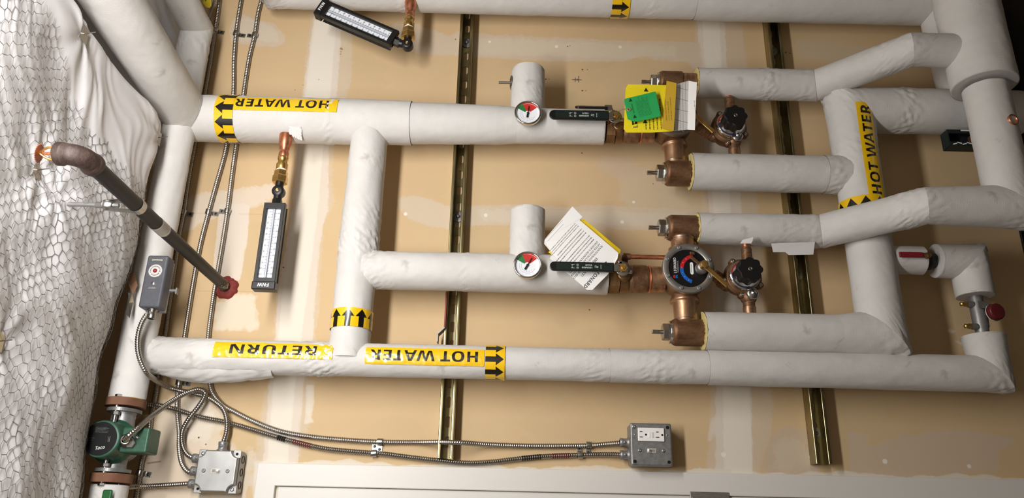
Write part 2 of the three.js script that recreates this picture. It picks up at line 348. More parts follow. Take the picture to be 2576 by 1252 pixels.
// ---------------------------------------------------------------- insulated pipes
// jacketed pipe along a polyline; elbows are mitred like the fitting covers in the photo.
// stops: [{p, r, cut?}] ; returns one geometry per straight piece
function jacketGeo(stops, o = {}) {
  const seg = o.seg || 56, amp = o.amp ?? 0.0007, k = o.k || rnd() * 50, out = [];
  const dirs = [];
  for (let i = 0; i + 1 < stops.length; i++) dirs.push(stops[i + 1].p.clone().sub(stops[i].p).normalize());
  const creases = o.creases || [];
  let sTotal = 0;
  for (let i = 0; i + 1 < stops.length; i++) {
    const a = stops[i], b = stops[i + 1], d = dirs[i], L = b.p.distanceTo(a.p);
    const bend = j => j > 0 && j < dirs.length && dirs[j - 1].dot(dirs[j]) < 0.999;
    const nA = bend(i) ? dirs[i - 1].clone().add(d).normalize() : d, nB = bend(i + 1) ? d.clone().add(dirs[i + 1]).normalize() : d;
    // seam on the wall side
    let e1 = V(0, 0, -1); e1.addScaledVector(d, -e1.dot(d)); if (e1.lengthSq() < 0.05) e1 = V(1, 0, 0).addScaledVector(d, -d.x); e1.normalize();
    const e2 = V().crossVectors(d, e1);
    const rA = a.rOut ?? a.r, rB = b.r, n = Math.max(2, L / (o.step || 0.006) | 0);
    const jA = bend(i), jB = bend(i + 1), s0 = sTotal;
    const base = s0;
    out.push(gridGeo(n, seg, (u, v) => {
      const th = v * 6.283185, rad = V().addScaledVector(e1, Math.cos(th)).addScaledVector(e2, Math.sin(th));
      const sa = -rad.dot(nA) * rA / d.dot(nA), sb = L - rad.dot(nB) * rB / d.dot(nB);
      const s = lerp(sa, sb, u);
      const w = base + s;
      let dr = amp * (n3(w * 9 + k, Math.cos(th) * 1.3, Math.sin(th) * 1.3) + 0.5 * n3(w * 30, Math.cos(th) * 4 + k, Math.sin(th) * 4));
      // puckers next to the mitred joints and at listed spots
      let c = 0;
      if (jA) c = Math.max(c, Math.exp(-s / 0.03) * 0.6); if (jB) c = Math.max(c, Math.exp(-(L - s) / 0.03) * 0.6);
      for (const q of creases) c = Math.max(c, q[2] * Math.exp(-Math.pow((w - q[0]) / q[1], 2)));
      if (c > 0.02) {
        if (jA) c *= 1 - Math.exp(-Math.max(0, s - sa) / 0.008); if (jB) c *= 1 - Math.exp(-Math.max(0, sb - s) / 0.008);
        const t = n3(Math.cos(th) * 3 + k, Math.sin(th) * 3, w * 34), t2 = n3(Math.cos(th) * 7, Math.sin(th) * 7 + k, w * 60);
        dr += c * (0.0032 * (1 - Math.abs(t) * 2.2) * (t2 > -0.4 ? 1 : 0.5) + 0.0012 * t2);
      }
      const r = lerp(rA, rB, u) + dr;
      const p = a.p.clone().addScaledVector(d, s).addScaledVector(rad, r);
      return [p, w, v * 6.283185 * Math.max(rA, rB)];
    }));
    sTotal += L;
  }
  return out;
}
function ringCap(p, dir, r, rin, t, wob = 0.0015) {       // ragged cut end of the insulation
  const n = 48; const pts = [];
  const d = dir.clone().normalize(); let e1 = V(0, 0, 1); e1.addScaledVector(d, -e1.dot(d)); if (e1.lengthSq() < 0.05) e1 = V(1, 0, 0); e1.normalize(); const e2 = V().crossVectors(d, e1);
  const k = rnd() * 30;
  return gridGeo(n, 6, (u, v) => {
    const th = u * 6.283185, f = [[rin, 0], [rin, t], [r * 0.9, t * 1.1], [r * 0.985, t * 0.6], [r, 0], [r * 0.9, -t], [r * 0.9, -t]][Math.round(v * 6)];
    const w = wob * n3(Math.cos(th) * 4, Math.sin(th) * 4, k + v);
    return [p.clone().addScaledVector(d, f[1] + (f[1] > 0 ? w * 1.5 : 0)).addScaledVector(e1, Math.cos(th) * (f[0] + w)).addScaledVector(e2, Math.sin(th) * (f[0] + w)), u, v];
  });
}
function endDisc(p, dir, r) { return lathe(p, dir, [[r * 1.0, -0.004], [r * 0.995, 0], [r * 0.96, 0.0012], [0, 0.0012]], 56); }

// yellow pipe marker wrapped on a jacket: axis point c, reading direction u, letter-up v
function markerTex(text, w, h, opts = {}) {
  return canvas(w, h, g => {
    g.fillStyle = '#f0c010'; g.fillRect(0, 0, w, h);
    g.fillStyle = '#120f0c'; g.textAlign = 'center'; g.textBaseline = 'middle';
    g.font = 'bold ' + Math.round(h * 0.92) + 'px sans-serif';
    const m = g.measureText(text).width; g.save(); g.translate(w * (opts.cx ?? 0.5), h * 0.53); g.scale((opts.span ?? 0.9) * w / m, 0.92); g.fillText(text, 0, 0); g.restore();
  });
}
function arrowTex(n, dir) {            // n arrows side by side, pointing along +x of the canvas (dir 1) or -x
  return canvas(160, n * 96, (g, w, h) => {
    g.fillStyle = '#f0c010'; g.fillRect(0, 0, w, h); g.fillStyle = '#120f0c';
    for (let i = 0; i < n; i++) {
      const c = (i + 0.5) * 96, x = t => dir > 0 ? t * w : w - t * w;
      g.beginPath(); g.moveTo(x(0.0), c - 20); g.lineTo(x(0.54), c - 20); g.lineTo(x(0.54), c - 44); g.lineTo(x(0.95), c); g.lineTo(x(0.54), c + 44); g.lineTo(x(0.54), c + 20); g.lineTo(x(0.0), c + 20); g.closePath(); g.fill();
    }
  });
}
// patch on a cylinder about axis point c + s*ax, between s0..s1, from angle a0 to a1 measured from +z towards 'side'
function wrapGeo(c, ax, side, r, s0, s1, a0, a1, uFn, bumpAmp = 0, ns = 40, na = 24) {
  const k = rnd() * 40;
  return gridGeo(ns, na, (i, j) => {
    const s = lerp(s0, s1, i), a = lerp(a0, a1, j);
    const dr = bumpAmp * (n3(s * 60 + k, a * 3, 0.3) + 0.6 * n3(s * 25 + k, a * 7, 2.3));
    const rad = V(0, 0, Math.cos(a)).addScaledVector(side, Math.sin(a));
    const [u, v] = uFn(i, j);
    return [c.clone().addScaledVector(ax, s).addScaledVector(rad, r(s) + Math.max(dr, -0.0002)), u, v];
  });
}
const vinylMat = (tex) => phy({ map: tex, roughness: 0.3, clearcoat: 0.7, clearcoatRoughness: 0.12, side: THREE.DoubleSide });

const ZP = 0.105;
const xA = X(1500, -10, ZP), xB = X(1000, 309, ZP), xD = X(1250, 686, ZP), xE = X(1500, 918, ZP);
const yC = Y(903, 620, ZP), yR = Y(320, 1000, 0.13), yM = Y(2398, 150, ZP), ZL = 0.29, yL = Y(2502, 330, ZL);
const yJ = Y(2187, 620, 0.11), xI4 = X(2300, 279, 0.11), xK = X(1950, 838, ZP), xI2 = X(1930, 436, ZP), xI1 = X(1900, 212, ZP), xI3 = X(1900, 578, ZP);
const yStops = (list, x, z) => list.map(([px, py, d]) => ({ p: V(x, Y(px, py, z), z), r: RD(px, py, z, d) }));

function pipeThing(name, label, stops, opts = {}, group) {
  const t = thing(name, label, 'pipe', (opts.anchor || stops[0].p).clone(), group);
  jacketGeo(stops, opts).forEach((g, i) => part(t, (opts.names && opts.names[i]) || 'jacket', g, opts.mat || M.jacket));
  for (const e of opts.ends || []) part(t, 'end_cover', endDisc(e[0], e[1], e[2]), opts.mat || M.jacket);
  return t;
}
const UP = V(0, 1, 0), DN = V(0, -1, 0), RT = V(1, 0, 0), LF = V(-1, 0, 0), OUT = V(0, 0, 1);

// A: the supply pipe along the top of the picture
const rA = RD(1500, 0, ZP, 104);
{
  const st = [{ p: V(xA, Y(700, -10, ZP), 0.9), r: rA * 0.92 }, { p: V(xA, Y(700, -10, ZP), ZP), r: rA * 0.92 }, ...yStops([[1030, -10, 98]], xA, ZP).map(s => ({ ...s, r: rA * 0.955, rOut: rA * 0.97 })),
    { p: V(xA, Y(1745, -8, ZP), ZP), r: rA, rOut: rA * 1.03 }, { p: V(xA, Y(1950, -6, ZP), ZP), r: rA * 1.05 }, { p: V(xA, yM, ZP), r: rA * 1.05 }, { p: V(xI4, yM, ZP), r: RD(2398, 150, ZP, 92) }];
  const t = pipeThing('insulated_pipe', 'white jacketed pipe along the top edge of the picture, carrying the slanted thermometer', st, { anchor: V(xA, Y(1500, -10, ZP), ZP), creases: [[1.17, 0.02, 0.7], [1.93, 0.015, 0.6]] });
  const c = V(xA, Y(1558, -8, ZP), ZP), w = (Y(1536, -8, ZP) - Y(1580, -8, ZP));
  part(t, 'arrow_band', wrapGeo(c, UP, RT, () => rA * 1.0 + 0.0022, -w / 2, w / 2, -2.6, 2.6, (i, j) => [1 - i, j], 0, 4, 48), vinylMat(arrowTex(9, 1)), 'yellow band of black flow arrows');
}
// B: hot water pipe with the elbow that comes out of the wall side towards the viewer (Q)
const rB = RD(560, 300, ZP, 117), yQ = Y(470, 300, ZP);
// the level lines that come out of the wall lean a little to the right
const QD = V(0.095, 0, 1);
const Bst = yStops([[870, 306, 115], [1036, 310, 110]], xB, ZP), Bs2 = yStops([[1042, 310, 105], [1250, 316, 98], [1300, 318, 91], [1518, 321, 87]], xB, ZP);
Bst[1].rOut = Bs2[0].r;
const endB = Bs2[3].p;
{
  const st = [{ p: V(xB, yQ, ZP).addScaledVector(QD, 1.0), r: rB * 1.0 }, { p: V(xB, yQ, ZP), r: rB }, ...Bst, Bs2[1], Bs2[2], Bs2[3]];
  const t = pipeThing('insulated_pipe', 'white jacketed pipe marked HOT WATER that elbows out towards the camera beside the duct', st,
    { anchor: V(xB, endB.y, ZP), creases: [[1.42, 0.016, 1.0], [0.98, 0.05, 0.9], [1.15, 0.05, 0.45]], ends: [[endB, DN, Bs2[3].r]] });
  // lettered marker and arrow band
  const y0 = Y(862, 280, ZP), y1 = Y(604, 270, ZP), rr = s => rB * 0.985 + 0.0022;
  const c = V(xB, 0, ZP);
  part(t, 'pipe_marker', wrapGeo(c, UP, LF, s => lerp(Bst[0].r, rB, (s - Bst[0].p.y) / (yQ - Bst[0].p.y)) + 0.002, y0, y1, -0.62, 0.12, (i, j) => [i, j], 0.0006, 140, 14), vinylMat(markerTex('HOT WATER', 1024, 160, { cx: 0.52 })), 'yellow marker lettered HOT WATER');
  const b0 = Y(606, 300, ZP), b1 = Y(560, 300, ZP);
  part(t, 'arrow_band', wrapGeo(c, UP, LF, () => rB + 0.0026, b0, b1, -2.2, 2.2, (i, j) => [i, j], 0, 4, 48), vinylMat(arrowTex(7, 1)), 'yellow band of black flow arrows');
}
// R: pipe along the top of the wall behind the duct, down to the pump
const rR = RD(320, 1000, 0.13, 88), xRend = X(318, 1003, 0.13);
{
  const st = [{ p: V(xB - 0.01, yR, 0.13), r: rR * 1.02 }, { p: V(xRend, yR, 0.13), r: rR }];
  const t = pipeThing('insulated_pipe', 'white jacketed pipe squeezed between the wrapped duct and the wall above the green pump', st, { anchor: V(xRend, yR, 0.13) });
  part(t, 'insulation_end', ringCap(st[1].p, LF, rR * 0.99, rR * 0.5, 0.004), M.fibre, 'yellow glass fibre edge');
  const st2 = [{ p: V(X(290, 1221, 0.13), yR, 0.13), r: rR * 0.97 }, { p: V(-0.5, yR, 0.13), r: rR * 0.97 }];
  const t2 = pipeThing('insulated_pipe', 'short white jacketed pipe below the green pump in the corner by the switch box', st2, { ends: [[st2[0].p, RT, st2[0].r]] });
}
// S / T: behind the elbow, turning out towards the viewer
{
  const xS = X(500, 72, 0.13), rS = rR * 1.02;
  const st = [{ p: V(xB + 0.03, yR + 0.004, 0.13), r: rS }, { p: V(xS, yR + 0.004, 0.13), r: rS }, { p: V(xS, yR + 0.004, 0.13).addScaledVector(QD, 0.8), r: rS }];
  const t = pipeThing('insulated_pipe', 'grey shaded jacketed elbow behind the hot water elbow with a yellow tag above it', st, { mat: M.jacketSmooth, creases: [[0.18, 0.03, 0.6]] });
}
// C + D: cross connection and the lower valve branch
const rC0 = RD(920, 400, ZP, 91), rC1 = RD(890, 780, ZP, 99);
{
  const st = [{ p: V(xB - 0.02, yC, ZP), r: rC0 }, { p: V(X(905, 600, ZP), yC, ZP), r: RD(905, 600, ZP, 98) }, { p: V(xE, yC, ZP), r: rC1 }];
  const t = pipeThing('insulated_pipe', 'white jacketed cross pipe joining both valve branches to the return pipe', st, { anchor: V(xE, yC, ZP), creases: [[0.36, 0.05, 1.0], [0.28, 0.03, 0.6], [0.12, 0.03, 0.3]] });
  const c = V(0, yC, ZP), x0 = X(884, 832, ZP), x1 = X(888, 786, ZP);
  part(t, 'arrow_band', wrapGeo(c, RT, UP, () => rC1 + 0.0026, x0, x1, -2.3, 2.3, (i, j) => [i, j], 0.0004, 4, 48), vinylMat(arrowTex(7, 1)), 'yellow band of black flow arrows');
}
const endD = V(xD, Y(1526, 692, ZP), ZP);
{
  const st = [{ p: V(xD, yC - 0.02, ZP), r: RD(1000, 681, ZP, 97) }, { p: V(xD, Y(1210, 686, ZP), ZP), r: RD(1210, 686, ZP, 97), rOut: RD(1210, 686, ZP, 98.5) }, { p: endD, r: RD(1500, 690, ZP, 99) }];
  pipeThing('insulated_pipe', 'white jacketed branch pipe ending at the valve lever under the white tag', st, { anchor: endD, creases: [[0.0, 0.06, 1.0], [0.27, 0.01, 0.5]], ends: [[endD, DN, st[2].r]] });
}
// E: return pipe, with the mitred corner and stub at the foot
const endE = V(X(2485, 846, ZP), Y(2484, 900, ZP), ZP);
{
  const yN = endE.y, st = [...yStops([[384, 884, 93], [560, 888, 88], [840, 898, 84], [1200, 909, 83], [1532, 918, 82], [1777, 927, 84.5]], xE, ZP)];
  st[4].rOut = RD(1532, 918, ZP, 85); st[5].rOut = RD(1777, 927, ZP, 87);
  st.push({ p: V(xE, yN, ZP), r: RD(2430, 942, ZP, 92) }, { p: endE, r: RD(2482, 850, ZP, 101) });
  const t = pipeThing('insulated_pipe', 'long white jacketed return pipe nearest the door frame, marked RETURN and HOT WATER', st,
    { anchor: endE, creases: [[0.44, 0.05, 1.0], [0.12, 0.06, 0.5], [1.12, 0.03, 0.45], [1.28, 0.05, 0.5], [0.02, 0.02, 0.8]], ends: [[endE, RT, st[7].r], [st[0].p, UP, st[0].r]] });
  const c = V(xE, 0, ZP), rAt = s => lerp(st[2].r, st[1].r, clamp((s - st[2].p.y) / (st[1].p.y - st[2].p.y), 0, 1)) + 0.0022;
  part(t, 'pipe_marker', wrapGeo(c, UP, LF, rAt, Y(846, 893, ZP), Y(553, 880, ZP), -0.72, 0.22, (i, j) => [i, j], 0.0012, 150, 16), vinylMat(markerTex('RETURN', 1024, 170, { span: 0.76, cx: 0.5 })), 'yellow marker lettered RETURN');
  part(t, 'pipe_marker', wrapGeo(c, UP, LF, s => st[3].r + 0.0022, Y(1220, 905, ZP), Y(926, 897, ZP), -0.62, 0.42, (i, j) => [i, j], 0.0006, 120, 16), vinylMat(markerTex('HOT WATER', 1024, 170, { cx: 0.5, span: 0.92 })), 'yellow marker lettered HOT WATER');
  part(t, 'arrow_band', wrapGeo(c, UP, LF, () => st[3].r + 0.0027, Y(1270, 911, ZP), Y(1222, 910, ZP), -2.6, 2.6, (i, j) => [1 - i, j], 0, 4, 48), vinylMat(arrowTex(7, 1)), 'yellow band of black flow arrows');
  // loose tail of jacket under the upper end
  part(t, 'jacket_flap', gridGeo(30, 8, (i, j) => {
    const y = lerp(Y(408, 930, ZP), Y(690, 935, ZP), i), a = lerp(0.9, 1.9, j), sag = 0.018 * Math.sin(Math.PI * Math.pow(i, 0.8)) * j + 0.002 * n2(i * 8, j * 3);
    const r = rAt(y) + 0.003; return [V(xE - Math.sin(a) * r - sag, y, ZP + Math.cos(a) * r), i, j];
  }), M.paper, 'loose edge of white jacket');
}
// F / G: gauge stubs on the two branches
const yF = Y(1328, 230, ZP), yG = Y(1327, 590, ZP);
for (const [y, x0, px, pyTop, d, lab] of [[yF, xB, 1328, 158, 83, 'short white jacketed stub with a probe rod, on the pipe marked HOT WATER'], [yG, xD, 1326, 515, 87, 'short white jacketed stub beside the white paper tag']]) {
  const r = RD(px, pyTop + 40, ZP, d), xe = X(px, pyTop, ZP + r * 0.9);
  const st = [{ p: V(x0, y, ZP), r: r * 1.02 }, { p: V(xe, y, ZP), r }];
  pipeThing('insulated_stub', lab, st, { creases: [[0.05, 0.08, 0.3]], ends: [[V(xe, y, ZP), RT, r]] });
  if (y === yF) {
    const b = V(X(1285, 208, ZP), y + r - 0.001, ZP), t = thing('probe_rod', 'steel rod with a round washer on the upper jacketed stub', 'rod', b);
    part(t, 'washer', lathe(b, UP, [[0, 0], [0.021, 0], [0.021, 0.003], [0.012, 0.006], [0, 0.006]]), M.steel);
    part(t, 'rod', cyl(b, b.clone().add(V(0, 0.038, 0)), 0.0036), M.steel);
  }
}
// right side: hot header J with its elbows, branches, cold lines with their offsets
const rJ = RD(2187, 620, 0.11, 110), rI4 = RD(2300, 279, 0.11, 114), rK = RD(1950, 838, ZP, 99), endK = V(xK, Y(1768, 833, ZP), ZP);
{
  const zj = 0.108, st = [{ p: V(xI4, Y(2560, 286, zj), zj), r: rI4 }, { p: V(xI4, yJ, zj), r: rI4 }, { p: V(xI4 - 0.12, yJ, zj), r: rJ * 1.03 }, { p: V(xK, yJ, zj), r: rJ }, { p: V(xK, yJ + 0.12, zj), r: rK * 1.02 }, { p: V(xK, endK.y, zj), r: rK }];
  const t = pipeThing('insulated_pipe', 'thick white jacketed header marked HOT WATER with a mitred corner above the return pipe', st, { anchor: V(xK, yJ, zj), creases: [[0.34, 0.03, 0.9], [0.62, 0.05, 0.5]] });
  const rr = x => lerp(rJ * 1.03, rI4, clamp((x - (xI4 - 0.12)) / 0.12, 0, 1)) + 0.0022, c = V(0, yJ, zj), side = UP;
  part(t, 'pipe_marker', wrapGeo(c, RT, UP, rr, X(2190, 500, 0.16), X(2150, 262, 0.16), -0.62, 0.16, (i, j) => [i, j], 0.0004, 60, 14), vinylMat(markerTex('HOT WATER', 1024, 190, { span: 0.95 })), 'yellow marker lettered HOT WATER');
  part(t, 'arrow_band', wrapGeo(c, RT, UP, () => rJ * 1.04 + 0.0026, X(2170, 545, 0.16), X(2165, 492, 0.16), -2.4, 2.4, (i, j) => [i, j], 0, 4, 48), vinylMat(arrowTex(8, 1)), 'yellow band of black flow arrows');
  part(t, 'insulation_end', ringCap(V(xK, endK.y, zj), UP, rK * 0.985, rK * 0.6, 0.003, 0.002), M.fibre, 'yellow glass fibre edge');
}
const endI2 = V(xI2, Y(1737, 434, ZP), ZP), rI2 = RD(1930, 436, ZP, 94);
{
  const t = pipeThing('insulated_pipe', 'white jacketed pipe from the hot header to the tagged mixing valve', [{ p: endI2, r: rI2 }, { p: V(xI2, Y(2070, 440, ZP), ZP), r: rI2, rOut: rI2 * 1.02 }, { p: V(xI2, yJ, ZP), r: rI2 * 1.02 }], { anchor: endI2, creases: [[0.4, 0.03, 0.8], [0.26, 0.03, 0.35]] });
  part(t, 'insulation_end', ringCap(endI2, UP, rI2 * 0.985, rI2 * 0.6, 0.003, 0.002), M.fibre, 'yellow glass fibre edge');
}
const endI1 = V(xI1, Y(1752, 210, ZP), ZP), endI3 = V(xI3, Y(1754, 573, ZP), ZP);
const rL = RD(2502, 330, ZL, 106), rLb = RD(2475, 110, ZL, 148), xLstep = X(2490, 190, ZL + 0.05);
for (const [e, xx, pxJ, pyJ, d0, d1, first] of [[endI1, xI1, 2050, 213, 76, 80, true], [endI3, xI3, 2066, 588, 80, 88, false]]) {
  const r0 = RD(1900, pyJ, ZP, d0), r1 = RD(2190, pyJ - 50, 0.2, d1), yj = Y(pxJ, pyJ, ZP), dz = ZL - ZP;
  const st = [{ p: e, r: r0 }, { p: V(xx, yj, ZP), r: r0 * 1.04, rOut: r1 }, { p: V(xx, yj - dz * 1.03, ZL), r: r1 }, { p: V(xx, yL, ZL), r: first ? r1 : rL }];
  if (!first) st.push({ p: V(xLstep - 0.01, yL, ZL), r: rL });
  const t = pipeThing('insulated_pipe', first ? 'white jacketed cold line bending outwards, the uppermost one joining the fat riser' : 'white jacketed cold line crossing in front of the hot header into the riser elbow', st,
    { anchor: e, creases: first ? [[0.2, 0.03, 0.9], [0.31, 0.03, 0.5], [0.55, 0.03, 0.6]] : [[0.32, 0.03, 0.9], [0.24, 0.05, 0.4], [0.56, 0.03, 0.8]] });
  part(t, 'insulation_end', ringCap(e, UP, r0 * 0.985, r0 * 0.6, 0.003, 0.002), M.fibre, 'yellow glass fibre edge');
  if (!first) {
    part(t, 'jacket_flap', sheetGeo([[1868, 603, 0.152], [1895, 596, 0.156], [1893, 606, 0.157], [1890, 612, 0.155], [1862, 612, 0.152]]), M.paper, 'torn flap of white jacket');
    part(t, 'jacket_flap', sheetGeo([[1940, 612, 0.13], [2050, 608, 0.13], [2046, 640, 0.118], [1984, 641, 0.118], [1976, 634, 0.12], [1945, 634, 0.12]]), M.paper, 'loose flap of white jacket');
    // copper stub showing through the riser cover
    const c = V(X(2521, 299, ZL + rL), yL - 0.016, ZL + rL * 0.94);
    part(t, 'copper_stub', lathe(c, V(0.05, -0.3, 1), [[0.0, -0.004], [0.011, -0.004], [0.0125, 0.003], [0.0145, 0.004], [0.0145, 0.001], [0.016, -0.006]], 24), M.copper, 'bare copper showing through a hole');
  }
}
{
  const st = [{ p: V(1.75, yL, ZL), r: rLb }, { p: V(xLstep, yL, ZL), r: rLb }];
  const t = pipeThing('insulated_pipe', 'fat white jacketed riser in the corner by the dark floor', st, { anchor: st[1].p, amp: 0.001, creases: [[0.35, 0.04, 0.3]], ends: [[st[1].p, LF, rLb]] });
  part(t, 'side_outlet', jacketGeo([{ p: V(xA, yL + 0.0, ZL), r: rA * 0.95 }, { p: V(xA, yM - 0.01, ZP + 0.03), r: rA * 0.95 }])[0], M.jacket);
}
// ---------------------------------------------------------------- wrapped duct with its wire netting
{
  const yb = Y(412, 330, 0.2) - 0.012, z0 = 0.195, z1 = 1.03, xe = X(413, 316, 0.22) + 0.012, xs = ROOM.x0 + 0.05, rb = 0.13, hh = 0.5;
  const DX = 0.065;
  // section: down the front, along the bottom, round the lower edge by the wall and up again
  const segs = []; let L = 0;
  const addLine = (a, b) => { const l = Math.hypot(b[0] - a[0], b[1] - a[1]); segs.push({ s: L, l, f: t => [lerp(a[0], b[0], t), lerp(a[1], b[1], t)], n: () => { const dx = (b[0] - a[0]) / l, dy = (b[1] - a[1]) / l; return [-dy, dx]; } }); L += l; };
  const addArc = (c, r, a0, a1) => { const l = Math.abs(a1 - a0) * r; segs.push({ s: L, l, f: t => { const a = lerp(a0, a1, t); return [c[0] + r * Math.cos(a), c[1] + r * Math.sin(a)]; }, n: t => { const a = lerp(a0, a1, t); return [Math.cos(a), Math.sin(a)]; } }); L += l; };
  addLine([z1, yb + hh], [z1, yb + 0.05]); addArc([z1 - 0.05, yb + 0.05], 0.05, 0, -Math.PI / 2); addLine([z1 - 0.05, yb], [z0 + rb, yb]); addArc([z0 + rb, yb + rb], rb, -Math.PI / 2, -Math.PI); addLine([z0, yb + rb], [z0, yb + hh]);
  const bottomStart = segs[2].s;
  const sect = s => { let q = segs[segs.length - 1]; for (const g of segs) if (s <= g.s + g.l) { q = g; break; } const t = clamp((s - q.s) / q.l, 0, 1); return [q.f(t), q.n(t)]; };
  // how far the blanket stands out: quilted sag between the pins, long pulled folds
  let pin = [];
  const bulge = (x, s) => {
        let b = 0.03 * smooth(0.45, 0.95, x) * smooth(0.1, 0, Math.abs(s - segs[3].s - 0.1)) + 0.012 * n2(x * 2.1, s * 2.4) + 0.008 * n2(x * 4.4 + 9, s * 3.1);
    const w = x * 0.55 + s * 0.83 + 0.05 * n2(x * 3, s * 3);
    b += 0.006 * (0.4 - Math.abs(n2(w * 5.5, (x - s) * 1.2))) * smooth(-0.4, 0.6, n2(x * 2.2 + 4, s * 2 + 7));
    b += 0.0016 * (1 - 2 * Math.abs(n2(w * 15 + 3, (x - s) * 2.0)));
    for (const [px, ps] of pin) {
      const dx = x - px, ds = s - ps, d = Math.hypot(dx, ds), a = Math.atan2(ds, dx);
      b -= 0.009 * Math.exp(-d * d / 0.003);
      b += 0.0035 * Math.exp(-d * d / 0.015) * Math.sin(a * 6 + px * 20) * smooth(0, 0.03, d);
    }
    return b;
  };
  const at = (x, s, lift) => {
    const [[z, y], [nz, ny]] = sect(s); const r = 0.03; let k = 0, xx = x;
    if (x > xe - r) { const t = clamp((x - (xe - r)) / r, 0, 1); k = r * (1 - Math.sqrt(Math.max(0, 1 - t * t))); }
    const b = bulge(xx, s) - k + lift;
    return V(xx + DX * (z + nz * b - z0), y + ny * b + 0 * (z + nz * b - z0), z + nz * b);
  };
  const hit = (px, py) => { let a = z0 + 0.02, b = z1 - 0.05; for (let i = 0; i < 40; i++) { const m = (a + b) / 2; if (P(px, py, m).y > yb + 0 * (m - z0)) a = m; else b = m; } const q = P(px, py, a); return [q.x - DX * (a - z0), segs[2].s + clamp(z1 - 0.05 - a, 0, 0.9), a]; };
  pin = [[218, 90], [395, 345], [118, 430], [150, 490], [8, 860]].map(q => hit(...q));
  const t = thing('wrapped_duct', 'duct wrapped in white quilted vinyl under chicken wire along the ceiling', 'duct', V(0.2, yb, 0.6));
  const capN = 8;
  const nu = 300, nv = 220;
  part(t, 'blanket', gridGeo(nu, nv, (u, v) => {
    const s = v * L; const ub = 0.96;
    if (u <= ub) { const q = u / ub, r = 0.03, w = q < 0.88 ? Math.pow(q / 0.88, 0.85) * (1 - r / (xe - xs)) : 1 - r / (xe - xs) * (1 - Math.sin((q - 0.88) / 0.12 * Math.PI / 2)); return [at(lerp(xs, xe, w), s, 0), lerp(xs, xe, w) * 1.5, s * 1.5]; }
    const e = at(xe, s, 0), f = (u - ub) / (1 - ub), c = V(xe + DX * 0.4, yb + 0.25, (z0 + z1) / 2);
    return [e.lerp(c, f), xe * 1.5 + f, s * 1.5];
  }), M.vinyl);
  // hexagonal netting, one wire per side
  const cw = 0.035, ch = 0.0122;
  const node = (x, s) => { const j = 0.004; const xx = x + j * n2(x * 40, s * 40), ss = s + j * n2(x * 40 + 50, s * 40); return [xx, ss]; };
  const pos = [], nor = [];
  const wire = (A, B, r) => {
    const n = 2; let p = at(A[0], A[1], 0.004 + 0.003 * n2(A[0] * 6, A[1] * 6));
    for (let i = 1; i <= n; i++) {
      const f = i / n, q = at(lerp(A[0], B[0], f), lerp(A[1], B[1], f), 0.004 + 0.003 * n2(B[0] * 6, B[1] * 6));
      const d = q.clone().sub(p).normalize(); let e1 = V(0.3, 1, 0.2); e1.addScaledVector(d, -e1.dot(d)).normalize(); const e2 = V().crossVectors(d, e1);
      for (let k = 0; k < 4; k++) {
        const a0 = k * 1.5708, a1 = a0 + 1.5708;
        const o0 = V().addScaledVector(e1, Math.cos(a0)).addScaledVector(e2, Math.sin(a0)), o1 = V().addScaledVector(e1, Math.cos(a1)).addScaledVector(e2, Math.sin(a1));
        for (const [bp, o] of [[p, o0], [p, o1], [q, o0], [p, o1], [q, o1], [q, o0]]) { pos.push(bp.x + o.x * r, bp.y + o.y * r, bp.z + o.z * r); nor.push(o.x, o.y, o.z); }
      }
      p = q;
    }
  };
  // netting edge runs obliquely near the free end of the duct
  const inside = (x, s) => x < Math.min(xe - 0.02, xe - 0.05 - 0.16 * smooth(bottomStart + 0.05, bottomStart + 0.5, s) + 0.02 * n2(s * 12, 1)) || s < bottomStart;
  const sA = bottomStart - 0.06, sB = bottomStart + 0.86, xA0 = -0.55;
  const rows = Math.ceil((xe - xA0) / ch), cols = Math.ceil((sB - sA) / (cw * 0.5));
  for (let i = 0; i < rows; i++) for (let j = 0; j < cols; j++) {
    // brick-like hex grid: twisted sides lie along s, zigzag sides across
    const x = xA0 + i * ch, h = cw * 0.5, odd = i & 1;
    const s = sA + j * cw + (odd ? cw * 0.5 : 0);
    if (s > sB || !inside(x + ch + 0.01 * n2(x * 30, s * 30), s)) continue;
    const T = 0.0055, a = node(x, s - T), b = node(x, s + T);
    wire(a, b, 0.00075);
    const up = node(x + ch, s + h - T), up2 = node(x + ch, s - h + T);
    wire(b, up, 0.0005); wire(a, up2, 0.0005);
  }
  const g = new THREE.BufferGeometry();
  g.setAttribute('position', new THREE.Float32BufferAttribute(pos, 3)); g.setAttribute('normal', new THREE.Float32BufferAttribute(nor, 3));
  g.setAttribute('uv', new THREE.Float32BufferAttribute(new Float32Array(pos.length / 3 * 2), 2));
  const net = part(t, 'wire_netting', g, M.wire, 'galvanized chicken wire'); net.userData.kind = 'stuff';
  // insulation pins with square clips
  for (const [px, py] of [[218, 85], [395, 342], [118, 428], [6, 858]]) {
    const q = hit(px, py), p = at(q[0], q[1], 0.003);
    const c = part(t, 'pin_clip', join([box(p, 0.036, 0.0016, 0.028, 0.0006)]), M.zinc, 'square steel clip');
    part(c, 'pin', cyl(p, p.clone().add(V(0.002, -0.026, 0.004)), 0.0012, 0.0012, 8), M.zinc);
  }
  // plain wrapped duct above and behind the two elbows
  const y2 = yR + 0.064, t2 = thing('wrapped_duct', 'smooth white wrapped duct behind the two jacketed elbows', 'duct', V(1.7, y2, 0.6));
  const za = 0.06, prof = [[1.03, 0.45], [1.03, 0.05], [1.015, 0.015], [0.98, 0], [0.6, 0], [0.3, 0], [za + 0.03, 0], [za + 0.008, 0.008], [za, 0.03], [za, 0.45]];
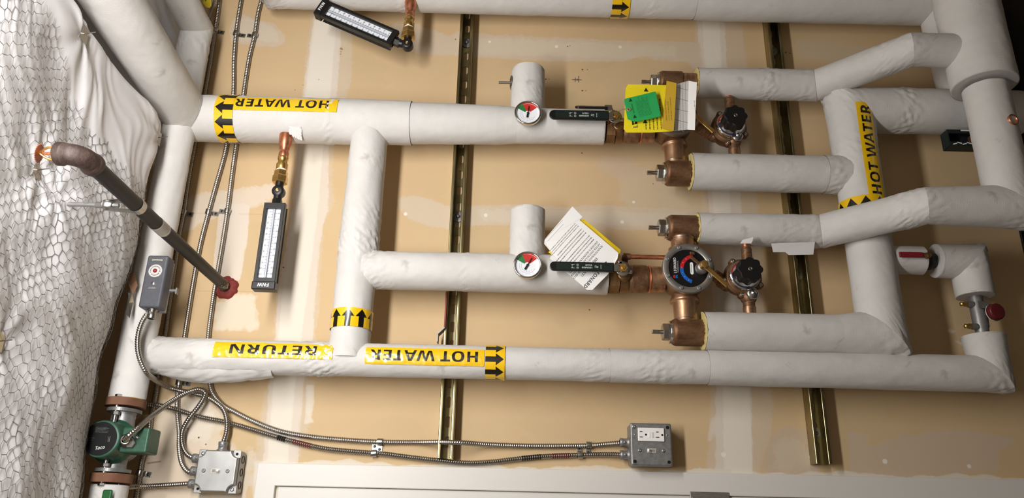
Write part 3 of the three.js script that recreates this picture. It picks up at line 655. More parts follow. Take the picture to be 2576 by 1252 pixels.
  part(t2, 'blanket', gridGeo(70, 63, (u, v) => {
    const f = v * (prof.length - 1), k = Math.min(prof.length - 2, f | 0), z = lerp(prof[k][0], prof[k + 1][0], f - k), y = lerp(prof[k][1], prof[k + 1][1], f - k), x = lerp(xB + 0.045, 2.6, u);
    return [V(x, y2 + y + 0.008 * (1 + n2(x * 14, z * 9)) * smooth(0.3, 0, y), z), x, f];
  }), M.vinyl);
}
// torn vapour barrier with foil and brown paper beside the aquastat
{
  const t = thing('torn_wrap', 'torn scrap of foil and brown paper hanging from the duct beside the grey control', 'wrap', P(333, 715, 0.21));
  part(t, 'paper', sheetGeo([[318, 700, 0.215], [338, 684, 0.21], [343, 705, 0.2], [346, 718, 0.2], [334, 740, 0.205], [325, 720, 0.212]]), std({ color: 0x8f6c4e, roughness: 0.85, side: THREE.DoubleSide }), 'brown kraft paper');
  part(t, 'foil', sheetGeo([[322, 735, 0.21], [332, 738, 0.212], [335, 760, 0.2], [326, 800, 0.215], [318, 790, 0.21], [324, 762, 0.214]]), std({ color: 0xc8c4c0, metalness: 1, roughness: 0.25, side: THREE.DoubleSide }), 'crumpled foil');
}

// ---------------------------------------------------------------- channel struts
function strutThing(label, pTop, pBot, washers) {
  const y = (P(pTop[0], pTop[1], 0.041).y + P(pBot[0], pBot[1], 0.041).y) / 2, x0 = X(pBot[0], pBot[1], 0.041), x1 = 1.9, Ls = x1 - x0;
  const t = thing('channel_strut', label, 'strut', V(x0, y, 0), 'channel struts on the wall');
  const b = 0.0206, th = 0.0025, h = 0.0413, lip = 0.0095, r = 0.003;
  const s = new THREE.Shape();     // across (u) / out of the wall (v)
  s.moveTo(-b, 0.0027); s.lineTo(-b, h - r); s.quadraticCurveTo(-b, h, -b + r, h); s.lineTo(-b + lip - r, h); s.quadraticCurveTo(-b + lip, h, -b + lip, h - r); s.lineTo(-b + lip, h - 0.007); s.lineTo(-b + lip - th, h - 0.007); s.lineTo(-b + lip - th, h - th); s.lineTo(-b + th, h - th); s.lineTo(-b + th, 0.0027); s.closePath();
  const side = new THREE.ExtrudeGeometry(s, { depth: Ls, bevelEnabled: false, curveSegments: 4 });
  const m = new THREE.Matrix4().makeBasis(V(0, 1, 0), V(0, 0, 1), V(1, 0, 0)).setPosition(V(x0, y, 0));
  const other = side.clone().applyMatrix4(new THREE.Matrix4().makeScale(-1, 1, 1));
  { const q = other.index ? other.toNonIndexed() : other, p = q.attributes.position; for (let i = 0; i < p.count; i += 3) { const a = [p.getX(i), p.getY(i), p.getZ(i)]; p.setXYZ(i, p.getX(i + 1), p.getY(i + 1), p.getZ(i + 1)); p.setXYZ(i + 1, ...a); } q.computeVertexNormals(); q.applyMatrix4(m); part(t, 'side_rail', q, M.strut); }
  side.applyMatrix4(m); part(t, 'side_rail', side, M.strut);
  const back = new THREE.Shape(); back.moveTo(0, -b); back.lineTo(Ls, -b); back.lineTo(Ls, b); back.lineTo(0, b); back.closePath();
  for (let x = 0.03; x < Ls - 0.04; x += 0.0508) { const hpath = new THREE.Path(); hpath.absarc(x + 0.007, 0, 0.007, Math.PI / 2, Math.PI * 1.5, false); hpath.absarc(x + 0.0215, 0, 0.007, -Math.PI / 2, Math.PI / 2, false); hpath.closePath(); back.holes.push(hpath); }
  const bg = new THREE.ExtrudeGeometry(back, { depth: 0.0025, bevelEnabled: false, curveSegments: 8 }); bg.translate(x0, y, 0.0004);
  part(t, 'slotted_back', bg, M.strut, 'slotted back of the channel');
  for (const [px, py] of washers) { const c = V(X(px, py, 0.006), y, 0.003); part(t, 'anchor_bolt', join([lathe(c, OUT, [[0, 0], [0.0155, 0], [0.0155, 0.003], [0, 0.003]]), lathe(c, OUT, [[0, 0.003], [0.0045, 0.003], [0.0045, 0.011], [0, 0.011]], 12)]), M.galvDark); }
}
strutThing('gold zinc channel strut behind the gauges, left one of the two in the picture', [1175, 40], [1120, 1152], [[1177, 108], [1155, 545]]);
strutThing('dark zinc channel strut behind the hot header branches, right of the two', [1944, 50], [2076, 1166], [[1950, 128], [2016, 690], [2067, 1090]]);
{
  const t = thing('bent_strap', 'thin red edged steel strap bent beside the left channel strut', 'strap', P(1112, 840, 0.03));
  const z = 0.036, a = P(1124, 738, z), b = P(1115, 826, z), c = P(1102, 842, z), d = P(1100, 862, z);
  b.y = a.y; d.y = c.y;
  part(t, 'bar', obox(a.clone().lerp(b, 0.5), RT, UP, a.distanceTo(b), 0.004, 0.03), M.armorRed, 'dark red painted bar');
  part(t, 'hook', join([obox(b.clone().lerp(c, 0.5), c.clone().sub(b), V().crossVectors(OUT, c.clone().sub(b).normalize()), b.distanceTo(c), 0.003, 0.03), obox(c.clone().lerp(d, 0.5), RT, UP, c.distanceTo(d), 0.003, 0.03)]), M.galvDark);
}

// ---------------------------------------------------------------- armoured cables
function armor(pts, r = 0.0064) {     // ribbed steel tube
  const c = new THREE.CatmullRomCurve3(pts, false, 'centripetal'), len = c.getLength(), pitch = 0.0056, n = Math.floor(len / pitch), seg = 10;
  c.arcLengthDivisions = Math.max(200, n);
  const prof = [[0, 0.78], [0.2, 0.97], [0.5, 1.06], [0.8, 0.97]];
  const fr = [], N = n * prof.length; let prev = null;
  const pos = [], uv = [], idx = []; let e1 = null;
  for (let i = 0; i <= N; i++) {
    const k = i % prof.length, s = Math.min(len, (Math.floor(i / prof.length) + prof[k][0]) * pitch), u = s / len;
    const p = c.getPointAt(Math.min(1, u)), d = c.getTangentAt(Math.min(1, u));
    if (!e1) { e1 = V(0.2, 0.3, 1); }
    e1 = e1.clone().addScaledVector(d, -e1.dot(d)).normalize(); const e2 = V().crossVectors(d, e1);
    for (let j = 0; j <= seg; j++) { const a = j / seg * 6.283185, rr = r * prof[k][1]; pos.push(p.x + (e1.x * Math.cos(a) + e2.x * Math.sin(a)) * rr, p.y + (e1.y * Math.cos(a) + e2.y * Math.sin(a)) * rr, p.z + (e1.z * Math.cos(a) + e2.z * Math.sin(a)) * rr); uv.push(s, j / seg); }
  }
  for (let i = 0; i < N; i++) for (let j = 0; j < seg; j++) { const a = i * (seg + 1) + j, b = a + seg + 1; idx.push(a, a + 1, b, b, a + 1, b + 1); }
  const g = new THREE.BufferGeometry(); g.setAttribute('position', new THREE.Float32BufferAttribute(pos, 3)); g.setAttribute('uv', new THREE.Float32BufferAttribute(uv, 2)); g.setIndex(idx); g.computeVertexNormals();
  return { g, c, len };
}
const ZC = 0.0095;
function cable(label, pts, bands) {
  const w = pts.map(([a, b, z]) => P(a, b, z ?? ZC)), { g, c, len } = armor(w);
  const t = thing('armored_cable', label, 'cable', w[w.length - 1].clone(), 'steel armored cables on the wall');
  part(t, 'armor', g, M.armor);
  for (const [px0, px1, m, name] of bands || []) {
    // marked turns: short sleeves of paint over the armour
    let a = 0, b = 0; for (let i = 0; i <= 2000; i++) { const q = c.getPointAt(i / 2000); const px = project(q); if (px < px0) a = i / 2000; if (px < px1) b = i / 2000; }
    const n = 24, sub = []; for (let i = 0; i <= n; i++) sub.push(c.getPointAt(lerp(a, b, i / n)));
    part(t, 'paint_mark', armor(sub, 0.00665).g, m, name);
  }
  return t;
}
function project(q) { const d = q.clone().sub(EYE); const cam = V(d.x * EX.x + d.y * EY.x + d.z * EZ.x, d.x * EX.y + d.y * EY.y + d.z * EZ.y, d.x * EX.z + d.y * EY.z + d.z * EZ.z); return CX + FOCAL * cam.x / cam.z; }
cable('dark armored cable running close along the jacketed pipe behind the duct', [[556, -30], [547, 40], [540, 82], [528, 160], [514, 240], [500, 320], [483, 400], [470, 477], [462, 534], [453, 578], [440, 668], [426, 769], [412, 860], [399, 926], [393, 980], [379, 1053], [374, 1107], [358, 1154], [352, 1190], [345, 1233], [338, 1275]]);
cable('armored cable, middle one of three, ending at the second connector of the switch box', [[612, -30], [600, 40], [594, 84], [589, 150], [587, 240], [574, 340], [566, 385], [545, 460], [525, 533], [505, 610], [488, 700], [475, 780], [464, 850], [454, 930], [451, 962], [447, 990], [446, 1031], [451, 1089], [451, 1125, 0.012], [458, 1165, 0.02], [474, 1186, 0.026], [486, 1188, 0.027]]);
cable('armored cable sweeping from the top down to the upper connector of the outlet box', [[664, -20], [650, 30], [641, 86], [628, 140], [618, 200], [611, 250], [595, 360], [585, 430], [572, 532], [560, 610], [548, 680], [535, 760], [524, 850], [524, 920], [527, 950], [534, 984], [560, 1017], [592, 1036], [647, 1063], [708, 1085], [780, 1098], [853, 1105], [954, 1111], [1051, 1112], [1141, 1112, 0.048], [1220, 1117, 0.02], [1328, 1121], [1419, 1121], [1480, 1120], [1530, 1116, 0.012], [1568, 1113, 0.022]]);
cable('armored cable with black and dark red marks, sagging down to the outlet box', [[346, 1016, 0.03], [390, 1018, 0.018], [433, 1027, 0.018], [505, 1049, 0.012], [570, 1062, 0.008], [640, 1082], [672, 1092], [744, 1112], [816, 1128], [907, 1137], [961, 1141], [1033, 1150], [1105, 1158, 0.012], [1177, 1164], [1240, 1161], [1292, 1155], [1364, 1148], [1436, 1145], [1509, 1143], [1540, 1143, 0.014], [1568, 1144, 0.022]],
  [[698, 722, M.armorBlack, 'black paint marks'], [738, 790, M.armorRed, 'dark red paint marks'], [1312, 1364, M.armorBlack, 'black paint marks'], [1388, 1434, M.armorRed, 'dark red paint marks']]);
cable('armored cable curling from the grey aquastat to the top connector of the switch box', [[370, 790, 0.207], [357, 812, 0.207], [348, 843, 0.204], [347, 879, 0.2], [354, 908, 0.195], [368, 936, 0.18], [386, 952, 0.13], [400, 961, 0.08], [433, 977, 0.03], [480, 988, 0.022], [520, 998, 0.022], [545, 1013, 0.024], [563, 1031, 0.03], [571, 1060, 0.032], [569, 1089, 0.03], [562, 1112, 0.028], [559, 1124, 0.028]]);
cable('armored cable looping from the green pump to the first connector of the switch box', [[312, 1106, 0.225], [328, 1092, 0.235], [346, 1078, 0.22], [383, 1045, 0.15], [433, 1009, 0.09], [469, 988, 0.06], [502, 979, 0.045], [516, 987, 0.04], [512, 1002, 0.035], [498, 1024, 0.035], [473, 1056, 0.032], [459, 1085, 0.028], [459, 1118, 0.024], [470, 1141, 0.026], [488, 1153, 0.028]]);
cable('short armored cable from under the pump to the lowest connector of the switch box', [[322, 1225, 0.07], [350, 1223, 0.04], [379, 1222, 0.025], [433, 1219, 0.024], [478, 1216, 0.026]]);

// one-hole straps: saddle over the cable and a screwed tab
function cableStrap(label, px, py, dx, dy, z = ZC) {
  const c = P(px, py, z), t = thing('cable_strap', label, 'strap', V(c.x, c.y, 0), 'cable straps on the wall');
  const e = V(dx, dy, 0).normalize(), f = V(-e.y, e.x, 0), r = 0.0078, w = 0.013;   // e: towards the tab, f: along the cable
  const pts = []; for (let i = 0; i <= 14; i++) { const a = Math.PI * (1.12 - i / 14 * 1.12); pts.push([Math.cos(a) * r, Math.sin(a) * r]); }
  const prof = pts.map(([u, v]) => V(c.x, c.y, z).addScaledVector(e, u).add(V(0, 0, v)));
  part(t, 'saddle', gridGeo(14, 5, (i, j) => { const p = prof[Math.round(i * 14)], q = Math.round(j * 5); const off = [-w / 2, -w / 2, w / 2, w / 2, -w / 2, -w / 2][q], k = [0, 0.0014, 0.0014, 0, 0, 0][q]; const n = p.clone().sub(c); n.normalize(); return [p.clone().addScaledVector(f, off).addScaledVector(n, k), i, j]; }), M.zinc);
  const tc = V(c.x, c.y, 0.0018).addScaledVector(e, r + 0.0095);
  const tab = part(t, 'tab', obox(tc, e, f, 0.019, w, 0.0022, 0.0005), M.zinc);
  part(tab, 'screw', lathe(V(tc.x, tc.y, 0.0026).addScaledVector(e, 0.001), OUT, [[0, 0.0012], [0.003, 0.0012], [0.0042, 0], [0.0042, -0.001]], 14), M.blackPlastic, 'dark screw head');
}
cableStrap('cable strap topmost on the dark cable beside the shaded elbow', 541, 76, -0.12, -1);
cableStrap('dull cable strap on the middle cable near the top edge', 594, 84, -0.12, -1);
cableStrap('dull cable strap on the third cable near the top edge, tab towards the middle cable', 641, 88, 0.12, 1);
cableStrap('bright strap on the cable beside the sprinkler pipe, against the jacketed pipe', 461, 534, -0.12, -1);
cableStrap('bright strap on the middle cable beside the upright thermometer', 525, 533, -0.12, -1);
cableStrap('bright strap on the third cable beside the upright thermometer', 572, 531, 0.12, 1);
cableStrap('shiny strap just below the RETURN pipe on the middle cable', 451, 962, -0.05, -1);
cableStrap('strap just below the RETURN pipe on the sweeping cable', 529, 956, -0.1, 1);
cableStrap('upper strap of the pair near the door frame corner', 956, 1111, -1, 0.05);
cableStrap('lower strap of the pair near the door frame corner', 941, 1140, 1, 0.05);
cableStrap('upper strap of the pair beside the outlet box', 1481, 1119, -1, 0.05);
cableStrap('lower strap of the pair beside the outlet box', 1459, 1144, 1, 0.05);
cableStrap('bright strap on the dark cable beside the lower pump flange', 352, 1189, -0.15, -1);
// ---------------------------------------------------------------- valves and gauges
const IU = V(0, -1, 0), IV = V(1, 0, 0);                    // right and up of the picture, in the world
const IMG = new THREE.Matrix4().makeBasis(IU, IV, OUT);
function decal(c, w, h, seg) { return (seg ? new THREE.CircleGeometry(w / 2, seg) : new THREE.PlaneGeometry(w, h)).applyMatrix4(IMG.clone().setPosition(c)); }
const flatMat = (tex, rough = 0.5, extra = {}) => std({ map: tex, roughness: rough, ...extra });
function phillips(c, r, dir = OUT) { return join([lathe(c, dir, [[r, -0.001], [r, r * 0.25], [r * 0.75, r * 0.55], [r * 0.3, r * 0.65], [r * 0.25, r * 0.35], [0, r * 0.3]], 16)]); }

// inlet check stops: bronze barrel with a hex bonnet and square stem pointing up
function checkStop(label, px0, px1, py, dpx, tail) {
  const x = X((px0 + px1) / 2, py, ZP), y0 = Y(px0, py, ZP), y1 = Y(px1, py, ZP), r = RD(px1, py, ZP, dpx), c = V(x, y0, ZP), t = thing('check_stop', label, 'valve', V(x, y1, ZP), 'inlet check stops'), L = y0 - y1;
  const body = part(t, 'body', lathe(V(x, y1, ZP), UP, [[r * 0.6, 0], [r * 0.97, 0], [r, 0.003], [r, L * 0.86], [r * 0.94, L * 0.93], [r * 0.82, L], [r * 0.6, L]], 40), M.bronze);
  part(body, 'cast_mark', join([box(V(x + r * 0.35, y1 + L * 0.5, ZP + r * 0.935), 0.006, 0.0016, 0.0016), box(V(x + r * 0.3, y1 + L * 0.62, ZP + r * 0.952), 0.005, 0.0016, 0.0016), box(V(x + r * 0.3, y1 + L * 0.58, ZP + r * 0.952), 0.0016, 0.005, 0.0016)]), M.bronze);
  const q = c.clone();
  part(t, 'bonnet_ring', lathe(q, UP, [[r * 0.83, -0.002], [r * 0.83, 0.004], [r * 0.76, 0.006], [r * 0.5, 0.006]], 32), M.chrome);
  part(t, 'hex_bonnet', flat(hexnut(q.clone().add(V(0, 0.005, 0)), UP, r * 0.64, 0.018)), M.zinc);
  part(t, 'stem', join([cyl(q.clone().add(V(0, 0.02, 0)), q.clone().add(V(0, 0.036, 0)), r * 0.15, r * 0.15, 12), obox(q.clone().add(V(0, 0.042, 0)), UP, RT, 0.014, r * 0.26, r * 0.26, 0.001)]), M.steel);
  if (tail) part(t, 'tailpiece', cyl(V(x, y1 + 0.004, ZP), V(x, y1 - tail, ZP), r * 0.86, r * 0.86, 32), M.bronzeLight);
  return { t, x, r, y0, y1, mid: (y0 + y1) / 2 };
}
const cs1 = checkStop('bronze check stop feeding the jacketed cold line, highest on the tagged mixing valve', 1656, 1714, 207, 56, 0.045);
const cs2 = checkStop('bronze check stop below the tagged mixing valve, on the hot branch', 1672, 1733, 436, 66, 0.01);
const cs3 = checkStop('bronze check stop above the dial with the brass lever', 1677, 1754, 574, 67, 0.01);
const cs4 = checkStop('bronze check stop below the dial with the brass lever, next to the return pipe', 1688, 1766, 836, 69, 0.01);

const dialTex = canvas(512, 512, (g, w) => {
  g.fillStyle = '#131315'; g.fillRect(0, 0, w, w); g.translate(256, 256);
  const k = 256 / 50; g.scale(k, k);
  g.lineWidth = 9; g.lineCap = 'butt';
  g.strokeStyle = '#c02028'; g.beginPath(); g.arc(17, 2, 34, Math.PI * 1.02, Math.PI * 1.46); g.stroke();
  g.strokeStyle = '#1c62bc'; g.beginPath(); g.arc(17, 2, 34, Math.PI * 1.02, Math.PI * 0.6, true); g.stroke();
  g.fillStyle = '#f4f4f2'; g.beginPath(); g.arc(8, -12, 4, Math.PI, 0); g.arc(8, 12, 4, 0, Math.PI); g.closePath(); g.fill();
  g.fillStyle = '#50505a'; g.fillRect(6.5, -11, 1, 22);
  g.save(); g.rotate(-Math.PI / 2); g.fillStyle = '#e8e8e8'; g.font = 'bold 9px sans-serif'; g.textBaseline = 'middle'; g.fillText('LEONARD', -14, -33); g.font = '4.5px sans-serif'; g.fillStyle = '#c8c8c8'; g.fillText('THERMOSTATIC', -12, -26);
  g.fillStyle = '#c02028'; g.beginPath(); g.moveTo(-26, -38); g.quadraticCurveTo(-21, -41, -18, -37); g.lineTo(-18, -33); g.quadraticCurveTo(-21, -36, -26, -33); g.fill();
  g.fillStyle = '#1c62bc'; g.beginPath(); g.moveTo(-26, -32); g.quadraticCurveTo(-21, -35, -18, -31); g.lineTo(-18, -27); g.quadraticCurveTo(-21, -30, -26, -27); g.fill(); g.restore();
  g.fillStyle = '#dcdcdc'; for (let i = 0; i < 7; i++) { const a = Math.PI * (1.4 - i * 0.12); g.beginPath(); g.arc(17 + Math.cos(a) * 34, 2 + Math.sin(a) * 34, 0.8, 0, 7); g.fill(); }
});
function mixingValve(label, px, py, dpx, up, dn, full) {
  const zf = 0.168, c = P(px, py, zf), r = RD(px, py, zf, dpx), t = thing('mixing_valve', label, 'valve', V(c.x, c.y, 0.05), 'thermostatic mixing valves');
  const b = V(c.x, c.y, 0);
  part(t, 'body', lathe(b, OUT, [[0, 0.05], [r * 0.62, 0.05], [r * 0.82, 0.07], [r * 0.93, 0.1], [r * 0.95, 0.14], [r * 0.98, 0.148], [0, 0.148]], 48), M.bronze);
  const ring = part(t, 'dial_ring', lathe(b, OUT, [[r * 0.96, 0.148], [r, 0.151], [r, 0.164], [r * 0.98, zf], [r * 0.78, zf], [r * 0.76, 0.163], [r * 0.7, 0.163]], 64), M.alu, 'grey metal rim');
  for (let i = 0; i < 8; i++) { const a = (i + 0.5) / 8 * 6.283; part(ring, 'screw', phillips(V(c.x + Math.cos(a) * r * 0.88, c.y + Math.sin(a) * r * 0.88, zf), 0.0055), M.galvDark); }
  part(t, 'dial_face', decal(V(c.x, c.y, 0.1635), r * 1.56, 0, 64), flatMat(dialTex, 0.28), 'black lettered dial with red and blue arcs');
  // turning knob, lever and pointer
  const s = P(px + 32, py + 1, zf), zt = zf + 0.036;
  part(t, 'spindle', join([lathe(V(s.x, s.y, 0), OUT, [[0.0165, zf - 0.005], [0.0165, zf + 0.006], [0.013, zf + 0.009], [0.011, zf + 0.016], [0, zf + 0.016]])]), M.alu);
  const kn = part(t, 'lever', lathe(V(s.x, s.y, 0), OUT, [[0.0098, zf + 0.012], [0.0098, zt - 0.001], [0.009, zt], [0, zt]]), M.brass, 'brass lever');
  const e = P(px + 98, py + 45, zt - 0.012); e.z = zt - 0.014;
  const a0 = V(s.x, s.y, zt - 0.014), d = e.clone().sub(a0);
  part(kn, 'lever_arm', obox(a0.clone().lerp(e, 0.5), d, V().crossVectors(OUT, d.clone().normalize()), d.length(), 0.011, 0.0045, 0.001), M.brass);
  const p1 = P(px + 4, py - 28, zf + 0.012), p0 = V(s.x, s.y, zf + 0.012), dd = p1.clone().sub(p0);
  part(t, 'pointer', join([obox(p0.clone().lerp(p1, 0.5), dd, V().crossVectors(OUT, dd.clone().normalize()), dd.length(), 0.008, 0.003, 0.0008), box(P(px + 8, py - 36, zf + 0.004), 0.008, 0.012, 0.006, 0.001)]), M.brassBody);
  // outlets to the check stops
  const zq = ZP;
  for (const [cs, s2] of [[up, 1], [dn, -1]]) {
    const xEnd = cs.x - s2 * cs.r * 0.6, yb = (cs.mid + c.y) / 2, L = Math.abs(xEnd - c.x), pa = V(c.x, cs.mid * 0.75 + c.y * 0.25, zq);
    const dir = V(s2, 0, 0), rn = r * 0.46;
    part(t, 'inlet_neck', lathe(pa, dir, [[rn * 1.05, r * 0.6], [rn * 1.12, r * 0.9], [rn * 1.25, r * 1.02], [rn * 1.25, r * 1.12], [rn * 1.02, r * 1.16], [rn * 0.98, L - 0.012], [rn * 1.04, L - 0.01], [rn * 1.04, L - 0.006], [rn * 0.9, L - 0.004], [rn * 0.88, L]], 40), M.bronzeLight, 'bare copper and bronze neck');
    part(t, 'solder_ring', lathe(V(pa.x + s2 * (L - 0.013), pa.y, zq), dir, [[rn * 0.98, 0], [rn * 1.06, 0.002], [rn * 0.98, 0.004]], 40), M.solder);
  }
  return { t, c, r, zf };
}
const mv1 = mixingValve('mixing valve hidden behind the yellow and green tags', 1698, 286, 114, cs1, cs2);
const mv2 = mixingValve('mixing valve showing its black dial and brass lever', 1733, 673, 131, cs3, cs4);

// quarter turn ball valves with lettered levers
const leverTex = canvas(1024, 150, (g, w, h) => {
  g.fillStyle = '#16211f'; g.fillRect(0, 0, w, h); g.translate(w, h); g.rotate(Math.PI); g.fillStyle = '#cfd4d0'; g.strokeStyle = '#cfd4d0'; g.textBaseline = 'middle'; g.textAlign = 'center';
  g.font = 'bold 42px sans-serif'; g.fillText('LEONARD', 470, 56); g.fillText('VALVE', 440, 108);
  g.lineWidth = 9; for (let i = 0; i < 2; i++) { g.beginPath(); g.moveTo(270, 62 + i * 26); g.bezierCurveTo(290, 40 + i * 26, 310, 84 + i * 26, 334, 60 + i * 26); g.stroke(); }
  g.font = 'bold 20px sans-serif'; g.save(); g.translate(222, 76); g.rotate(Math.PI / 2); g.fillText('600 WOG', 0, 0); g.restore();
  g.lineWidth = 4; for (const y of [48, 106]) { g.beginPath(); g.arc(640, y, 20, 0, 7); g.stroke(); g.fillRect(628, y - 4, 24, 8); }
  g.beginPath(); g.arc(700, 77, 40, -1.9, 1.9); g.stroke(); g.font = 'bold 26px sans-serif'; g.fillText('ON', 735, 46); g.fillText('OFF', 738, 108);
});
function leverGeo(c, L, w, th, tilt = 0) {           // grip: rounded at its far end, c = centre, lies along the picture's horizontal
  const s = new THREE.Shape(), h = w / 2; s.moveTo(L / 2, -h); s.lineTo(L / 2, h); s.lineTo(-L / 2 + h, h); s.absarc(-L / 2 + h, 0, h, Math.PI / 2, Math.PI * 1.5, false); s.closePath();
  const g = new THREE.ExtrudeGeometry(s, { depth: th - 0.002, bevelEnabled: true, bevelThickness: 0.001, bevelSize: 0.0012, bevelSegments: 2, curveSegments: 14 }).translate(0, 0, -th / 2 + 0.001);
  return g.applyMatrix4(IMG.clone().multiply(new THREE.Matrix4().makeRotationX(tilt)).setPosition(c));
}
function ballValve(label, o) {
  const x = X((o.x0 + o.x1) / 2, o.cy, ZP), y0 = Y(o.x0, o.cy, ZP), y1 = Y(o.x1, o.cy, ZP), r = RD(o.x0, o.cy, ZP, o.d), L = y0 - y1;
  const t = thing('ball_valve', label, 'valve', V(x, y1, ZP), 'ball valves');
  part(t, 'body', join([lathe(V(x, y1, ZP), UP, [[r * 0.5, 0], [r * 0.86, 0], [r * 0.95, L * 0.1], [r * 0.97, L * 0.42], [r, L * 0.45]], 40), flat(lathe(V(x, y1 + L * 0.45, ZP), UP, [[r * 0.98, 0], [r * 1.05, 0.002], [r * 1.05, L * 0.55 - 0.002], [r * 0.9, L * 0.55]], 8))]), M.brassBody);
  part(t, 'bonnet', lathe(V(x, y1 + L * 0.3, ZP), OUT, [[r * 0.5, r * 0.6], [r * 0.5, r * 1.02], [r * 0.36, r * 1.1], [0, r * 1.1]], 24), M.brassBody);
  const zn = o.z, n = P(o.nx, o.ny, zn);
  const cap = part(t, 'lever_hub', lathe(V(n.x, n.y, zn - 0.012), OUT, [[0.012, -0.03], [0.012, 0], [0.019, 0.001], [0.0195, 0.005], [0.0185, 0.007], [0.008, 0.007], [0, 0.007]], 24), M.zinc, 'steel hub plate');
  part(cap, 'hub_lug', join([box(V(n.x + 0.016, n.y + 0.006, zn - 0.0085), 0.012, 0.012, 0.007, 0.003), box(V(n.x - 0.008, n.y - 0.018, zn - 0.0085), 0.01, 0.014, 0.007, 0.003)]), M.zinc);
  part(t, 'hub_nut', join([flat(hexnut(V(n.x, n.y, zn - 0.005), OUT, 0.0115, 0.008)), cyl(V(n.x, n.y, zn), V(n.x, n.y, zn + 0.007), 0.0055, 0.005, 12)]), M.brass, 'brass nut');
  const add = (gx0, gx1, gy, hw, z, tilt, nm) => {
    const a = P(gx0, gy, z), b = P(gx1, gy, z), c = a.clone().lerp(b, 0.5); c.x = P((gx0 + gx1) / 2, gy, z).x; const Lg = a.y - b.y, w = RD((gx0 + gx1) / 2, gy, z, hw * 2) * 2;
    const lv = part(t, 'lever', leverGeo(c, Lg, w, 0.0065, tilt), M.blackRubber, 'black coated lever with white lettering');
    const pg = new THREE.PlaneGeometry(Lg * 0.9, w * 0.86).translate(Lg * 0.045, 0, 0.0036).applyMatrix4(IMG.clone().multiply(new THREE.Matrix4().makeRotationX(tilt)).setPosition(c));
    part(lv, 'lettering', pg, flatMat(leverTex, 0.35));
    const s0 = V(c.x, b.y + 0.004, z), s1 = V(n.x, n.y, zn - 0.008);
    part(t, 'lever_arm', join([obox(s0.clone().lerp(V(c.x, b.y - 0.012, z), 0.5), V(0, 1, 0), V(1, 0, 0), 0.02, w * 0.8, 0.003), obox(V(c.x, b.y - 0.012, z).lerp(s1, 0.5), V(c.x, b.y - 0.012, z).sub(s1), V(1, 0, 0), V(c.x, b.y - 0.012, z).distanceTo(s1), w * 0.7, 0.003)]), M.zinc);
  };
  add(o.g0, o.g1, o.gy, o.gh, o.z + 0.006, 0);
  if (o.second) add(...o.second);
  return { x, y1, r };
}
const bv2 = ballValve('brass ball valve with black lever lying over the white paper tag', { x0: 1528, x1: 1580, cy: 700, d: 76, z: 0.182, nx: 1568, ny: 673, g0: 1384, g1: 1543, gy: 671, gh: 11 });
const bv1 = ballValve('brass ball valve with two black levers beside the green tag', { x0: 1522, x1: 1566, cy: 330, d: 64, z: 0.182, nx: 1548, ny: 290, g0: 1383, g1: 1530, gy: 290, gh: 12, second: [1448, 1527, 270, 9, 0.178, -0.9] });
// copper and bronze between ball valve and mixing valve
function tailpipe(label, bv, mv, px, py, thin) {
  const x = (bv.x + mv.c.x) / 2, r = bv.r, yb = bv.y1, ye = mv.c.y + mv.r * 0.8, L = yb - ye, c = V(bv.x, yb, ZP);
  const t = thing('outlet_pipe', label, 'pipe', V(bv.x, ye, ZP));
  part(t, 'union', lathe(c, DN, [[r * 0.86, -0.002], [r * 0.88, L * 0.05], [r * 0.93, L * 0.12], [r * 0.93, L * 0.48], [r * 0.84, L * 0.55]], 40), M.bronze);
  part(t, 'copper_pipe', lathe(c, DN, [[r * 0.8, L * 0.52], [r * 0.8, L * 0.6], [r * 0.86, L * 0.62], [r * 0.86, L]], 40), M.bronzeLight);
  part(t, 'solder_ring', lathe(c, DN, [[r * 0.82, L * 0.555], [r * 0.92, L * 0.57], [r * 0.92, L * 0.6], [r * 0.84, L * 0.625]], 40), M.copper, 'bright copper ring');
  if (thin) {
    const a = P(1580, 645, 0.13), b = P(1682, 651, 0.13); b.x = a.x;
    part(t, 'bypass_tube', cyl(a, b, 0.0062, 0.0062, 16), M.copper, 'thin copper tube');
    part(t, 'bypass_elbow', join([cyl(a.clone().add(V(0, 0.012, 0)), a.clone().add(V(0, -0.006, 0)), 0.0095, 0.0085, 16), cyl(a.clone().add(V(0, 0.008, 0)), V(a.x - 0.02, a.y + 0.008, ZP), 0.009, 0.009, 16)]), M.bronze);
  }
}
tailpipe('bronze outlet with thin copper tube beside the black dial', bv2, mv2, 0, 0, true);
tailpipe('bronze outlet mostly hidden below the yellow tag', bv1, mv1, 0, 0, false);

